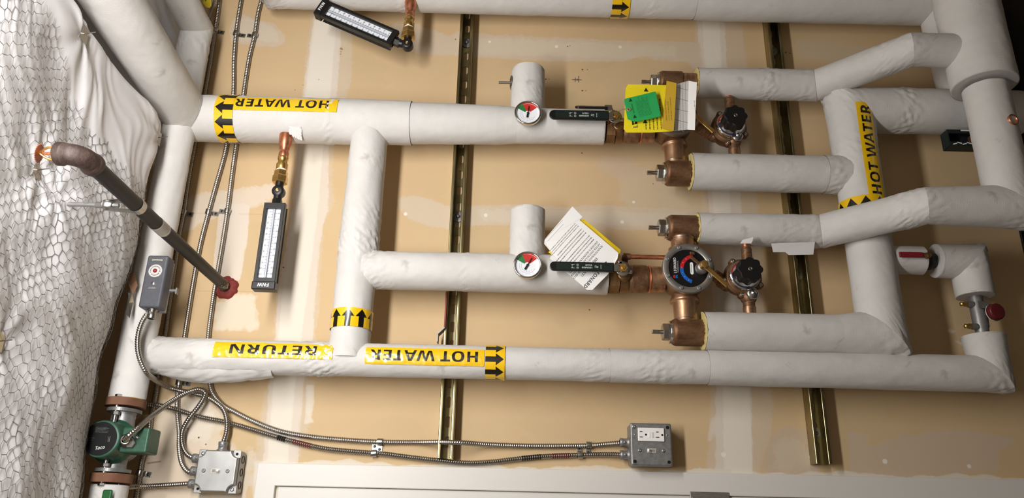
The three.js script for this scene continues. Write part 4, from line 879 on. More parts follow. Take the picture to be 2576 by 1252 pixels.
// small tempering valves with black hand wheels
function temperingValve(label, o) {
  const zb = 0.085, base = P(o.bx, o.by, 0.1), c = V(base.x, base.y, 0), t = thing('tempering_valve', label, 'valve', V(c.x, c.y, 0.05), 'small tempering valves');
  part(t, 'body', lathe(c, OUT, [[0, 0.055], [0.02, 0.056], [0.036, 0.068], [0.043, 0.085], [0.044, 0.108], [0.05, 0.11], [0.05, 0.118], [0.044, 0.12], [0.042, 0.128], [0, 0.128]], 40), M.bronze);
  for (let i = 0; i < 5; i++) { const a = i / 5 * 6.283 + 0.5, q = V(c.x + Math.cos(a) * 0.049, c.y + Math.sin(a) * 0.049, 0); const lug = part(t, 'lug', lathe(q, OUT, [[0, 0.102], [0.0085, 0.102], [0.0085, 0.1185], [0, 0.1185]], 14), M.bronze); part(lug, 'screw', phillips(V(q.x, q.y, 0.1185), 0.0052), M.zinc); }
  part(t, 'scale_ring', lathe(c, OUT, [[0.0405, 0.126], [0.0405, 0.137], [0.039, 0.139], [0.034, 0.139], [0.03, 0.15], [0.026, 0.15]], 48), M.chrome, 'polished ring');
  const arc = (a0, a1, m, n) => part(t, n, lathe(c, OUT, [[0.0356, 0.1385], [0.0388, 0.1396], [0.0388, 0.1392]], 2).copy(gridGeo(24, 2, (i, j) => { const a = lerp(a0, a1, i), r = lerp(0.0312, 0.0368, j); return [V(c.x + Math.cos(a) * r, c.y + Math.sin(a) * r, 0.1398 + (0.0368 - r) * 0.4), i, j]; })), m);
  arc(0.1, 1.5, M.redPlastic, 'red_scale'); arc(1.6, 3.4, std({ color: 0x16224c, roughness: 0.4 }), 'blue_scale');
  // hand wheel with eight flutes
  const s = new THREE.Shape(); for (let i = 0; i <= 96; i++) { const a = i / 96 * 6.28318, r = 0.0285 + 0.0022 * Math.cos(a * 8); i ? s.lineTo(Math.cos(a) * r, Math.sin(a) * r) : s.moveTo(r, 0); }
  const kn = part(t, 'hand_wheel', new THREE.ExtrudeGeometry(s, { depth: 0.03, bevelEnabled: true, bevelThickness: 0.004, bevelSize: 0.003, bevelSegments: 3 }).translate(c.x, c.y, 0.152), M.blackPlastic, 'black fluted hand wheel');
  part(kn, 'wheel_screw', lathe(V(c.x, c.y, 0), OUT, [[0.0055, 0.1855], [0.0055, 0.1875], [0.003, 0.1875], [0.0028, 0.1862], [0, 0.1862]], 16), M.steel);
  // upper and lower connections and side arm
  const up = P(o.ux, o.uy, ZP), dn = P(o.dx, o.dy, ZP);
  const yu = up.y; const top = V(up.x + 0.012, yu, ZP);
  part(t, 'upper_connection', join([cyl(V(c.x + 0.02, yu, ZP), V(up.x - 0.018, yu, ZP), 0.0155, 0.0135, 24), lathe(V(up.x - 0.02, yu, ZP), RT, [[0.0135, 0], [0.0145, 0.002], [0.0125, 0.01]], 20)]), M.bronze);
  part(t, 'copper_stub', cyl(V(up.x - 0.02, yu, ZP), top, 0.0105, 0.0105, 20), M.copper, 'short copper stub');
  part(t, 'strainer_cap', join([ball(V(c.x + 0.045, yu - 0.002, ZP + 0.016), 0.0115), flat(hexnut(V(c.x + 0.045, yu - 0.002, ZP + 0.02), OUT, 0.008, 0.007))]), M.zinc, 'round steel cap');
  const yd = dn.y, e = V(dn.x + 0.042, yd, ZP);
  part(t, 'lower_connection', join([cyl(V(c.x - 0.02, (yd + c.y) / 2, ZP), e, 0.016, 0.017, 24), ball(e, 0.022), cyl(e, V(dn.x + 0.012, yd, ZP), 0.0155, 0.0155, 24)]), M.bronze);
  part(t, 'copper_stub', cyl(V(dn.x + 0.014, yd, ZP), V(dn.x - 0.008, yd, ZP), 0.0165, 0.0165, 20), M.bronzeLight);
  part(t, 'check_cap', join([lathe(V(e.x + 0.003, e.y - 0.005, e.z), OUT, [[0.0165, 0.01], [0.0175, 0.021], [0.0165, 0.026], [0.011, 0.029], [0, 0.03]], 6), lathe(V(e.x + 0.003, e.y - 0.005, e.z), OUT, [[0.007, 0.03], [0.007, 0.034], [0, 0.036]], 20)]), M.zinc, 'steel hex cap');
  const a0 = P(o.ax, o.ay, 0.1), a1 = V(c.x - 0.012, c.y + 0.035, 0.09);
  part(t, 'side_arm', join([cyl(a0, a1, 0.015, 0.019, 20), flat(hexnut(a0.clone().lerp(a1, 0.45), a1.clone().sub(a0), 0.021, 0.016)), ball(a1, 0.02)]), M.bronze);
}
temperingValve('small tempering valve with black wheel between the cold line and lower hot branch', { bx: 1864, by: 702, ux: 1876, uy: 614, dx: 1886, dy: 786, ax: 1796, ay: 690 });
temperingValve('small tempering valve with black wheel beside the white form and yellow tag', { bx: 1830, by: 328, ux: 1834, uy: 240, dx: 1848, dy: 388, ax: 1752, ay: 318 });

// dial thermometers on the branches
function gaugeTex(ang) {
  return canvas(512, 512, (g, w) => {
    g.fillStyle = '#eef0f4'; g.fillRect(0, 0, w, w); g.translate(256, 256);
    const sector = (a0, a1, col, r1) => { g.fillStyle = col; g.beginPath(); g.arc(0, 0, 250, a0, a1); g.arc(0, 0, r1, a1, a0, true); g.closePath(); g.fill(); };
    g.strokeStyle = '#c3cad6'; g.lineWidth = 12; g.beginPath(); g.arc(0, 0, 170, 0.4, Math.PI * 1.2); g.stroke();
    sector(-2.62, -2.02, '#1d7a34', 70); sector(-2.02, -0.66, '#c8281f', 70);
    g.fillStyle = '#3b4350'; g.font = '26px sans-serif'; g.textAlign = 'center'; g.textBaseline = 'middle';
    const nums = ['0', '20', '40', '60', '80', '100', '120', '140', '160', '180', '200', '220', '240'];
    nums.forEach((s, i) => { const a = 0.9 + i / 12 * 4.6; g.save(); g.rotate(a + Math.PI / 2); g.fillText(s, 0, -130); g.fillRect(-1, -200, 2, 18); g.restore(); });
    g.strokeStyle = '#59616e'; g.lineWidth = 2; for (let i = 0; i <= 60; i++) { const a = 0.9 + i / 60 * 4.6; g.beginPath(); g.moveTo(Math.cos(a) * 205, Math.sin(a) * 205); g.lineTo(Math.cos(a) * 218, Math.sin(a) * 218); g.stroke(); }
  });
}
function dialGauge(label, px, py, dpx, back, ang) {
  const z = 0.185, c = P(px, py, z), r = RD(px, py, z, dpx), b = V(c.x, c.y, 0), t = thing('dial_thermometer', label, 'gauge', V(c.x, c.y, ZP), 'round dial thermometers');
  part(t, 'stem', cyl(V(c.x, c.y, ZP), V(c.x, c.y, z - 0.014), 0.008, 0.008, 16), M.steel);
  part(t, 'bezel', lathe(b, OUT, [[0, z - 0.016], [r * 0.7, z - 0.016], [r * 0.98, z - 0.013], [r, z - 0.009], [r, z - 0.002], [r * 0.97, z], [r * 0.9, z + 0.0005], [r * 0.86, z - 0.002], [r * 0.85, z - 0.008]], 56), M.chrome, 'polished steel bezel');
  part(t, 'dial_face', decal(V(c.x, c.y, z - 0.0075), r * 1.72, 0, 56), flatMat(gaugeTex(), 0.45), 'white dial with green and red sectors');
  const d = V(Math.sin(ang), -Math.cos(ang), 0);            // along the needle, in the wall plane
  const nx = IV.clone().multiplyScalar(Math.cos(ang)).addScaledVector(IU, Math.sin(ang));
  const nd = part(t, 'needle', join([obox(V(c.x, c.y, z - 0.0045).addScaledVector(nx, r * 0.25), nx, V().crossVectors(OUT, nx), r * 0.72, 0.0022, 0.0008), obox(V(c.x, c.y, z - 0.0045).addScaledVector(nx, -r * 0.2), nx, V().crossVectors(OUT, nx), r * 0.34, 0.005, 0.0008), lathe(V(c.x, c.y, 0), OUT, [[0.003, z - 0.006], [0.003, z - 0.003], [0, z - 0.003]], 16)]), M.blackPlastic, 'black needle');
  part(t, 'lens', decal(V(c.x, c.y, z - 0.0022), r * 1.74, 0, 48), M.glass);
}
dialGauge('round dial thermometer on the HOT WATER pipe, beside the upper stub', 1328, 282, 68, 0, 0.12);
dialGauge('round dial thermometer beside the white paper tag', 1327, 665, 72, 0, 0.5);
// ---------------------------------------------------------------- paper tags
function sheetTex(pts, W, draw, bg) {
  const xs = pts.map(p => p[0]), ys = pts.map(p => p[1]), x0 = Math.min(...xs), x1 = Math.max(...xs), y0 = Math.min(...ys), y1 = Math.max(...ys), H = Math.round(W * (y1 - y0) / (x1 - x0));
  return canvas(W, H, g => { g.fillStyle = bg; g.fillRect(0, 0, W, H); g.scale(W / (x1 - x0), H / (y1 - y0)); g.translate(-x0, -y0); draw(g); });
}
function scribble(g, x, y, w, h, n, col = '#55504a') {      // lines of print too small to read
  g.fillStyle = col; for (let i = 0; i < n; i++) { const yy = y + i * h / n; let xx = x; const end = x + w * (0.75 + 0.25 * rnd()); while (xx < end) { const l = 1.2 + rnd() * 4; g.globalAlpha = 0.45 + 0.4 * rnd(); g.fillRect(xx, yy, Math.min(l, end - xx), h / n * 0.34); xx += l + 0.9; } } g.globalAlpha = 1;
}
const wireTie = pts => tube(pts.map(q => P(...q)), 0.0008, 6);
{
  const pts = [[1440, 519, 0.172], [1465, 545, 0.172], [1458, 553, 0.171], [1556, 636, 0.176], [1553, 651, 0.178], [1529, 690, 0.172], [1490, 729, 0.168], [1477, 729, 0.167], [1383, 650, 0.168], [1389, 637, 0.168], [1369, 613, 0.17], [1370, 602, 0.17]];
  const t = thing('paper_tag', 'large white printed tag slanting under the black lever', 'tag', P(1460, 630, 0.17));
  const tex = sheetTex(pts, 1024, g => {
    g.save(); g.translate(1448, 640); g.rotate(2.30); g.fillStyle = '#3a3430'; g.textBaseline = 'middle';
    // reading down the tag from its head (lower right) to its foot (upper left)
    g.font = 'bold 13px sans-serif'; g.fillText('LEONARD', -12, -72);
    g.lineWidth = 4; g.strokeStyle = '#3a3430'; for (let i = 0; i < 2; i++) { g.beginPath(); g.moveTo(-36, -77 + i * 7); g.bezierCurveTo(-32, -82 + i * 7, -28, -71 + i * 7, -22, -77 + i * 7); g.stroke(); }
    g.font = 'bold 9px serif'; g.fillText('IMPORTANT!', -28, -48); g.font = 'bold 6.6px serif'; g.fillText('MAINTENANCE GUIDE AND RECORD', -60, -37); g.fillText('AFTER INSTALLATION, DELIVER TO', -60, -29); g.fillText("OWNER'S MAINTENANCE DEPT.", -60, -21);
    scribble(g, -58, -12, 116, 22, 3); scribble(g, -58, 14, 116, 22, 3); scribble(g, -58, 40, 116, 16, 3); 
    g.globalAlpha = 0.7; g.fillRect(-35, 72, 60, 0.7); g.fillRect(-42, 80, 80, 0.7); g.globalAlpha = 1; g.font = 'bold 6.4px serif'; g.fillText('DO NOT DISCARD!', -28, 92);
    g.restore();
  }, '#efedea');
  part(t, 'sheet', sheetGeo(pts), flatMat(tex, 0.7, { side: THREE.DoubleSide }));
  const t2 = thing('paper_tag', 'yellow tag showing only its edge behind the large white printed tag', 'tag', P(1500, 600, 0.16));
  part(t2, 'sheet', sheetGeo([[1459, 552, 0.168], [1470, 552, 0.166], [1510, 585, 0.164], [1561, 628, 0.166], [1560, 640, 0.17], [1545, 655, 0.17], [1440, 640, 0.165], [1395, 645, 0.162], [1379, 634, 0.162], [1386, 628, 0.162], [1440, 610, 0.164]]), std({ color: 0xe6c414, roughness: 0.6, side: THREE.DoubleSide }));
}
{
  const zt = 0.212;
  const yp = [[1580, 212, zt], [1676, 214, zt - 0.004], [1690, 216, zt], [1692, 330, zt + 0.004], [1640, 333, zt], [1576, 333, zt - 0.003], [1569, 324, zt - 0.003], [1574, 222, zt - 0.002]];
  const t = thing('paper_tag', 'large yellow printed tag in front of the upper mixing valve', 'tag', P(1630, 275, zt));
  part(t, 'sheet', sheetGeo(yp), flatMat(sheetTex(yp, 640, g => {
    g.fillStyle = '#26200a'; g.save(); g.translate(1600, 240); g.rotate(-Math.PI / 2); g.font = 'bold 15px sans-serif'; g.fillText('LEONARD', -82, 3); g.restore();
    g.save(); g.translate(1618, 326); g.rotate(-Math.PI / 2); g.font = 'bold 6px sans-serif'; scribble(g, 0, 4, 100, 46, 5, '#26200a'); g.restore();
    for (const [x, y] of [[1622, 306], [1628, 226]]) { g.beginPath(); g.moveTo(x, y - 6); g.lineTo(x + 6, y + 4); g.lineTo(x - 6, y + 4); g.fill(); }
    g.lineWidth = 4; g.strokeStyle = '#26200a'; g.beginPath(); g.moveTo(1592, 300); g.lineTo(1592, 314); g.moveTo(1599, 298); g.lineTo(1599, 312); g.stroke();
  }, '#f3dc1c'), 0.6, { side: THREE.DoubleSide }));
  const gp = [[1573, 248, zt + 0.01], [1648, 230, zt + 0.012], [1650, 232, zt + 0.012], [1663, 292, zt + 0.018], [1630, 300, zt + 0.014], [1596, 306, zt + 0.01], [1579, 300, zt + 0.009], [1570, 252, zt + 0.01]];
  const t2 = thing('paper_tag', 'green printed tag lying on the yellow tag', 'tag', P(1615, 270, zt + 0.01));
  const gs = part(t2, 'sheet', sheetGeo(gp), flatMat(sheetTex(gp, 512, g => {
    g.save(); g.translate(1615, 268); g.rotate(-0.23); g.fillStyle = '#0b3a1c';
    g.save(); g.rotate(-Math.PI / 2); scribble(g, -26, -12, 52, 34, 12, '#0b3a1c'); g.fillStyle = '#0b3a1c'; g.font = 'bold 5px sans-serif'; g.fillText('WARNING', -12, -22); g.restore();
    for (const y of [-22, 20]) { g.beginPath(); g.moveTo(-24, y - 5); g.lineTo(-19, y + 4); g.lineTo(-29, y + 4); g.fill(); } g.restore();
  }, '#25a455'), 0.6, { side: THREE.DoubleSide }));
  const e = P(1582, 275, zt + 0.0115);
  part(gs, 'eyelet', lathe(e, OUT, [[0.0028, -0.001], [0.0028, 0.0008], [0.0055, 0.0008], [0.0058, -0.001]], 20), std({ color: 0xb08a72, roughness: 0.5, metalness: 0.3 }), 'reinforced eyelet');
  part(t2, 'wire', wireTie([[1582, 275, zt + 0.0125], [1570, 274, zt + 0.005], [1560, 278, 0.2], [1552, 284, 0.19]]), M.steel);
  const op = [[1677, 203, zt + 0.006], [1702, 209, zt + 0.016], [1695, 329, zt + 0.018], [1665, 322, zt + 0.008]];
  const t3 = thing('paper_tag', 'folded ochre strip between the yellow tag and the white form', 'tag', P(1684, 266, zt + 0.01));
  part(t3, 'sheet', sheetGeo(op), flatMat(sheetTex(op, 256, g => { g.save(); g.translate(1683, 266); g.rotate(-Math.PI / 2); scribble(g, -38, -8, 60, 16, 3, '#6e5710'); g.restore(); }, '#c09a22'), 0.6, { side: THREE.DoubleSide }));
  const t4 = thing('paper_tag', 'white gridded form folded beside the ochre strip', 'tag', P(1725, 266, zt));
  const grid = (pts) => flatMat(sheetTex(pts, 256, g => { g.strokeStyle = '#8b8580'; g.lineWidth = 0.6; for (let x = 1690; x < 1760; x += 6) { g.beginPath(); g.moveTo(x, 190); g.lineTo(x - 6, 340); g.stroke(); } g.lineWidth = 1; for (let y = 226; y < 320; y += 26) { g.beginPath(); g.moveTo(1690, y - 2); g.lineTo(1756, y + 2); g.stroke(); } }, '#e9e6e2'), 0.65, { side: THREE.DoubleSide });
  const w1 = [[1700, 212, zt + 0.004], [1732, 203, zt - 0.008], [1730, 326, zt - 0.006], [1696, 329, zt + 0.006]], w2 = [[1732, 203, zt - 0.008], [1753, 207, zt + 0.008], [1748, 327, zt + 0.01], [1730, 326, zt - 0.006]];
  part(t4, 'form_panel', sheetGeo(w1), grid(w1)); part(t4, 'form_panel', sheetGeo(w2), flatMat(sheetTex(w2, 128, g => { g.save(); g.translate(1745, 316); g.rotate(-Math.PI / 2); scribble(g, 20, 0, 50, 6, 2); g.restore(); }, '#e9e6e2'), 0.65, { side: THREE.DoubleSide }));
}
{ // yellow tag above the shaded elbow
  const z = 0.1, pts = [[505, -14, z], [530, -14, z], [532, 14, z - 0.01], [527, 20, z - 0.01], [519, 18, z - 0.006], [511, 9, z]];
  const t = thing('paper_tag', 'small yellow tag peeping out above the shaded elbow', 'tag', P(518, 5, z));
  part(t, 'sheet', sheetGeo(pts), flatMat(sheetTex(pts, 128, g => { g.fillStyle = '#2c7a30'; g.fillRect(508, -10, 6, 14); g.fillRect(518, -6, 3, 12); }, '#e2c618'), 0.6, { side: THREE.DoubleSide }));
  const h = P(528, 40, 0.05);
  part(t, 'tie_strap', join([obox(P(533, 20, 0.06), V(1, -0.12, 0), V(0, 1, 0), 0.1, 0.006, 0.003), obox(P(529, 46, 0.05), V(1, 0.4, 0), V(0, 1, 0), 0.03, 0.004, 0.004)]), M.galvDark, 'grey metal strap');
}

// ---------------------------------------------------------------- stem thermometers
const scaleTex = canvas(256, 900, (g, w, h) => {
  g.fillStyle = '#eef1f8'; g.fillRect(0, 0, w, h);
  g.fillStyle = '#a9aeb8'; g.fillRect(100, 0, 62, h);
  g.fillStyle = '#16181c'; g.textBaseline = 'middle'; g.font = 'bold 30px sans-serif';
  for (let i = 0; i <= 20; i++) { const y = h - 60 - i * 39; g.fillRect(i % 2 ? 78 : 70, y, i % 2 ? 28 : 36, 4); if (i % 2 === 0) { g.textAlign = 'right'; g.fillText(String(40 + i * 10), 66, y + 2); } }
  for (let i = 0; i <= 22; i++) { const y = h - 40 - i * 36.5; g.fillRect(154, y, i % 2 ? 28 : 38, 4); if (i % 2 === 0) { g.textAlign = 'left'; g.fillText(String(i * 5), 198, y + 2); } }
  g.lineWidth = 4; g.strokeStyle = '#2a2d33'; g.beginPath(); g.moveTo(96, 62); g.lineTo(170, 80); g.moveTo(120, 50); g.lineTo(112, 100); g.stroke();
});
const fnwTex = canvas(256, 96, (g, w, h) => { g.fillStyle = '#121212'; g.fillRect(0, 0, w, h); g.fillStyle = '#f0f0f0'; g.font = 'bold 92px sans-serif'; g.textAlign = 'center'; g.textBaseline = 'middle'; g.save(); g.translate(w / 2, h / 2 + 4); g.scale(1.05, 1); g.fillText('FNW', 0, 0); g.restore(); });
function thermometer(label, o) {
  const a = o.dir.clone().normalize(), rd = V().crossVectors(a, OUT).normalize(), n = OUT.clone(), base = o.neck.clone();
  const W = 0.054, Lc = o.len, D = 0.03;
  const t = thing('stem_thermometer', label, 'thermometer', o.stem.clone(), 'stem thermometers');
  const mt = new THREE.Matrix4().makeBasis(rd, a, n);
  const put = (g, u, v, w) => g.translate(u, v, w).applyMatrix4(mt.clone().setPosition(base));     // local: u across, v along, w out
  const s = new THREE.Shape(); s.moveTo(-W / 2, 0); s.lineTo(W / 2, 0); s.lineTo(W / 2, Lc); s.lineTo(-W / 2, Lc); s.closePath();
  const hole = new THREE.Path(); const m = 0.0075; hole.moveTo(-W / 2 + m, 0.014); hole.lineTo(-W / 2 + m, Lc - 0.012); hole.lineTo(W / 2 - m, Lc - 0.012); hole.lineTo(W / 2 - m, 0.014); hole.closePath(); s.holes.push(hole);
  part(t, 'case', put(new THREE.ExtrudeGeometry(s, { depth: 0.014, bevelEnabled: true, bevelThickness: 0.0012, bevelSize: 0.0012, bevelSegments: 2 }), 0, 0, 0.003), M.blackPlastic, 'black plastic case');
  part(t, 'case_back', put(new THREE.CylinderGeometry(W * 0.36, W * 0.5, D, 4, 1).rotateY(Math.PI / 4).rotateX(Math.PI / 2).scale(1.38, Lc / W * 1.38, 0.6), 0, Lc / 2, -0.006).rotateX(0), M.blackPlastic);
  part(t, 'scale', put(new THREE.PlaneGeometry(W - 2 * m + 0.001, Lc - 0.026), 0, Lc / 2 + 0.001, 0.0095), flatMat(scaleTex, 0.4), 'white printed scale');
  part(t, 'glass_tube', put(new THREE.CylinderGeometry(0.0022, 0.0022, Lc - 0.03, 12), 0, Lc / 2 + 0.001, 0.0125), std({ color: 0xc9ccd2, roughness: 0.12, metalness: 0.1 }));
  const cap = part(t, 'end_cap', put(new RoundedBoxGeometry(W + 0.007, 0.022, D + 0.002, 3, 0.003), 0, Lc + 0.008, 0.0045), M.blackPlastic);
  part(cap, 'lettering', put(new THREE.PlaneGeometry(0.036, 0.0135), 0, Lc + 0.008, 0.0207), flatMat(fnwTex, 0.4), 'white lettering');
  part(t, 'window', put(new THREE.PlaneGeometry(W - 2 * m, Lc - 0.026), 0, Lc / 2 + 0.001, 0.0155), M.glass);
  // neck, swivel and well
  part(t, 'neck', join([flat(hexnut(base.clone().addScaledVector(a, -0.018), a, 0.0135, 0.018)), cyl(o.swivel, base.clone().addScaledVector(a, -0.016), 0.0115, 0.0115, 20)]), M.blackPlastic);
  const sw = part(t, 'swivel', join([lathe(V(o.swivel.x, o.swivel.y, o.swivel.z - 0.014), OUT, [[0, 0], [0.015, 0], [0.0165, 0.003], [0.0165, 0.022], [0.0145, 0.026], [0.008, 0.027], [0, 0.027]], 28), cyl(o.swivel, o.swivel.clone().lerp(o.stem, 0.32), 0.0112, 0.0112, 20)]), M.blackPlastic);
  part(sw, 'swivel_screw', lathe(V(o.swivel.x, o.swivel.y, o.swivel.z + 0.0125), OUT, [[0.0045, 0], [0.0045, 0.002], [0.0025, 0.0022], [0.002, 0.0012], [0, 0.0012]], 14), M.brass);
  const d = o.stem.clone().sub(o.swivel), L = d.length(); d.normalize();
  const q = f => o.swivel.clone().addScaledVector(d, L * f);
  part(t, 'well_hex', flat(join([hexnut(q(0.16), d, 0.0215, L * 0.13), hexnut(q(0.29), d, 0.0185, L * 0.1)])), M.brass);
  part(t, 'thread_seal', lathe(q(0.39), d, [[0.0125, 0], [0.0142, 0.001], [0.0142, 0.004], [0.0125, 0.005]], 24), M.white, 'white thread tape');
  part(t, 'brass_adapter', lathe(q(0.42), d, [[0.0125, 0], [0.0158, 0.001], [0.0158, L * 0.1], [0.013, L * 0.12], [0.0125, L * 0.17], [0.0145, L * 0.19], [0.0145, L * 0.24], [0.012, L * 0.25]], 28), M.brass);
  part(t, 'copper_stub', lathe(q(0.66), d, [[0.0115, 0], [0.0135, 0.002], [0.0135, L * 0.08], [0.012, L * 0.1], [0.012, L * 0.14], [0.014, L * 0.16], [0.014, L * 0.2], [0.0175, L * 0.26], [0.0185, L * 0.36], [0.0185, L * 0.44]], 28), M.copper, 'bright copper reducer');
}
{
  const z = 0.125, y = Y(708, 430, z), neck = V(X(696, 517, z), y, z);
  thermometer('black stem thermometer hanging straight beside the sprinkler pipe', { neck, dir: LF, len: (neck.x - X(672, 715, z)), swivel: V(X(701, 482, z), y, z), stem: V(X(716, 352, z), y, z) });
  const s1 = V(X(1025, 113, z), Y(1025, 113, z), z), n1 = P(993, 104, z), e1 = P(818, 29, z);
  thermometer('black stem thermometer slanting from the pipe along the right wall', { neck: n1, dir: e1.clone().sub(n1), len: e1.distanceTo(n1), swivel: s1, stem: V(X(1031, 10, z), s1.y, z) });
}

// ---------------------------------------------------------------- sprinkler drop, hanger and fire stop
{
  const w0 = P(570, 724, 0), E0 = P(204, 388, 0.776), rp = RD(205, 385, 0.776, 46), ax = E0.clone().sub(w0), Lp = ax.length(); ax.normalize();
  const on = d => w0.clone().addScaledVector(ax, d);
  const side = V(1, 0, 0).addScaledVector(ax, -ax.x).normalize(), upn = V().crossVectors(ax, side).normalize();      // about the pipe axis
  const ringP = (d, a, r) => on(d).addScaledVector(side, Math.cos(a) * r).addScaledVector(upn, Math.sin(a) * r);
  const t = thing('sprinkler_pipe', 'black steel sprinkler pipe coming out of the wall with a cast elbow', 'pipe', w0.clone());
  part(t, 'pipe', cyl(on(0.003), on(Lp - 0.02), rp * 0.86, rp * 0.98, 32), M.blackPipe);
  const re = 0.034, curve = [], hd = V(0, 1, 0).addScaledVector(ax, -ax.y * 0.2).normalize();
  const b0 = on(Lp - re), cornerP = on(Lp), b1 = cornerP.clone().addScaledVector(hd, re);
  const qb = new THREE.QuadraticBezierCurve3(b0, cornerP, b1);
  part(t, 'elbow', join([new THREE.TubeGeometry(qb, 20, rp * 1.2, 32), lathe(on(Lp - re - 0.014), ax, [[rp, 0], [rp * 1.3, 0.001], [rp * 1.34, 0.006], [rp * 1.32, 0.012], [rp * 1.2, 0.018]], 36), lathe(b1.clone().addScaledVector(hd, -0.006), hd, [[rp * 1.2, 0], [rp * 1.32, 0.004], [rp * 1.32, 0.014], [rp * 1.2, 0.016], [rp * 0.6, 0.015]], 36)]), M.castIron, 'rust brown cast elbow');
  const sp = px => { let a = 0, b = Lp; for (let i = 0; i < 40; i++) { const m = (a + b) / 2; if (project(on(m)) > px) a = m; else b = m; } return a; };
  const dl = sp(402);
  part(t, 'pipe_label', gridGeo(6, 28, (i, j) => [ringP(lerp(dl - 0.022, dl + 0.022, i), lerp(1.2, 6.0, j), rp * 0.965), j, i]), flatMat(canvas(256, 128, g => { g.fillStyle = '#b9b2a6'; g.fillRect(0, 0, 256, 128); scribble(g, 60, 20, 150, 90, 6, '#3b3530'); }), 0.6, { side: THREE.DoubleSide }), 'worn paper label');
  part(t, 'pipe_label', gridGeo(4, 16, (i, j) => [ringP(lerp(0.022, 0.06, i), lerp(1.6, 5.4, j), rp * 0.885), j, i]), flatMat(canvas(128, 128, g => { g.fillStyle = '#3a332c'; g.fillRect(0, 0, 128, 128); g.fillStyle = '#b9a98c'; for (let i = 0; i < 40; i++) g.fillRect(rnd() * 128, rnd() * 128, 4 + rnd() * 14, 3 + rnd() * 8); }), 0.7, { side: THREE.DoubleSide }), 'torn remains of a label');
  // upright sprinkler screwed into the elbow
  const b = b1.clone().addScaledVector(hd, 0.006), up = d => b.clone().addScaledVector(hd, d), armDir = V(0.75, 0, 0.66);
  const h = part(t, 'sprinkler_head', join([lathe(b, hd, [[0.0105, -0.002], [0.0105, 0.004], [0.013, 0.004], [0.013, 0.009], [0.0085, 0.011], [0, 0.011]], 20), flat(hexnut(up(0.003), hd, 0.0155, 0.006))]), M.brass, 'brass upright sprinkler');
  for (const s of [-1, 1]) part(h, 'frame_arm', tube([up(0.008).addScaledVector(armDir, s * 0.0115), up(0.018).addScaledVector(armDir, s * 0.0115), up(0.029).addScaledVector(armDir, s * 0.006), up(0.036)], 0.0024, 8), M.brass);
  part(h, 'bulb', cyl(up(0.011), up(0.03), 0.003, 0.003, 12), M.copper);
  const s = new THREE.Shape(); for (let i = 0; i <= 72; i++) { const a = i / 72 * 6.28318, r = (i % 3 === 0 ? 0.0155 : 0.0175); i ? s.lineTo(Math.cos(a) * r, Math.sin(a) * r) : s.moveTo(r, 0); }
  const dg = new THREE.ExtrudeGeometry(s, { depth: 0.0015, bevelEnabled: false }).rotateX(-Math.PI / 2); orient(dg, up(0.036), hd.clone().add(V(0.1, 0, 0.2)).normalize());
  part(h, 'deflector', dg, std({ map: grime(150, 84, 60, 30, 4, 40), metalness: 0.5, roughness: 0.45 }), 'red brown toothed deflector disc');
  // ring hanger
  const dh = sp(345), hc = on(dh), zh = hc.z, rr = rp * 0.95, yT = hc.y + 0.068, hg = thing('pipe_hanger', 'galvanized ring hanger and rod carrying the black sprinkler pipe', 'hanger', V(hc.x, yT, zh));
  const loop = []; for (let i = 0; i <= 40; i++) { const a = -Math.PI / 2 + (i / 40 - 0.5) * 4.4; loop.push([Math.cos(a) * rr * 1.06, Math.sin(a) * rr * 1.06]); }
  loop.unshift([-0.0085, 0.064]); loop.push([0.0085, 0.064]); loop.unshift([-0.004, 0.071]); loop.push([0.004, 0.071]);
  const lc = new THREE.CatmullRomCurve3(loop.map(q => V(hc.x + q[0], hc.y + q[1], zh)), true, 'catmullrom', 0.3);
  part(hg, 'ring', gridGeo(90, 4, (i, j) => { const p = lc.getPointAt(i % 1), tg = lc.getTangentAt(i % 1), nn = V(tg.y, -tg.x, 0).multiplyScalar(-0.0015), q = Math.round(j * 4), w = [-0.0095, 0.0095, 0.0095, -0.0095, -0.0095][q], k = [0, 0, 1, 1, 0][q]; return [p.addScaledVector(nn, k).add(V(0, 0, w)), i, j]; }), M.zinc);
  part(hg, 'swivel_nut', lathe(V(hc.x, yT - 0.006, zh), UP, [[0.004, -0.012], [0.009, -0.012], [0.0115, 0.001], [0.0115, 0.006], [0.007, 0.008], [0.0065, 0.024], [0.005, 0.024]], 20), M.zinc);
  part(hg, 'rod', cyl(V(hc.x, yT - 0.03, zh), V(hc.x, Y(146, 490, zh) + 0.02, zh), 0.0048, 0.0048, 14), M.galv);
  const rt = V(hc.x, Y(146, 490, zh), zh);
  part(hg, 'wrap_patch', gridGeo(10, 10, (i, j) => { const u = (i - 0.5) * 0.05, v = (j - 0.5) * 0.045; return [V(rt.x + u, rt.y + 0.004 - 0.01 * n2(u * 60, v * 60) - 0.35 * v, rt.z + v), i, j]; }), M.paper, 'scrap of white facing round the rod');
  // red fire stop caulk
  const fs = thing('firestop_seal', 'dark red fire stop caulk round the sprinkler pipe at the wall', 'sealant', w0.clone());
  part(fs, 'caulk', gridGeo(64, 10, (i, f) => { const a = i * 6.28318, R = RD(570, 724, 0, 60) * (1 + 0.1 * n2(Math.cos(a) * 0.9, Math.sin(a) * 0.9) + 0.05 * n2(Math.cos(a) * 2.4, Math.sin(a) * 2.4 + 4)), r = lerp(rp * 0.6, R, f); return [V(w0.x + Math.cos(a) * r, w0.y + Math.sin(a) * r, 0.012 * Math.sqrt(Math.max(0, 1 - f * f)) * (1 + 0.15 * n2(Math.cos(a) * 2, Math.sin(a) * 2 + f * 3)) + 0.0003), i, f]; }), M.firestop);
}

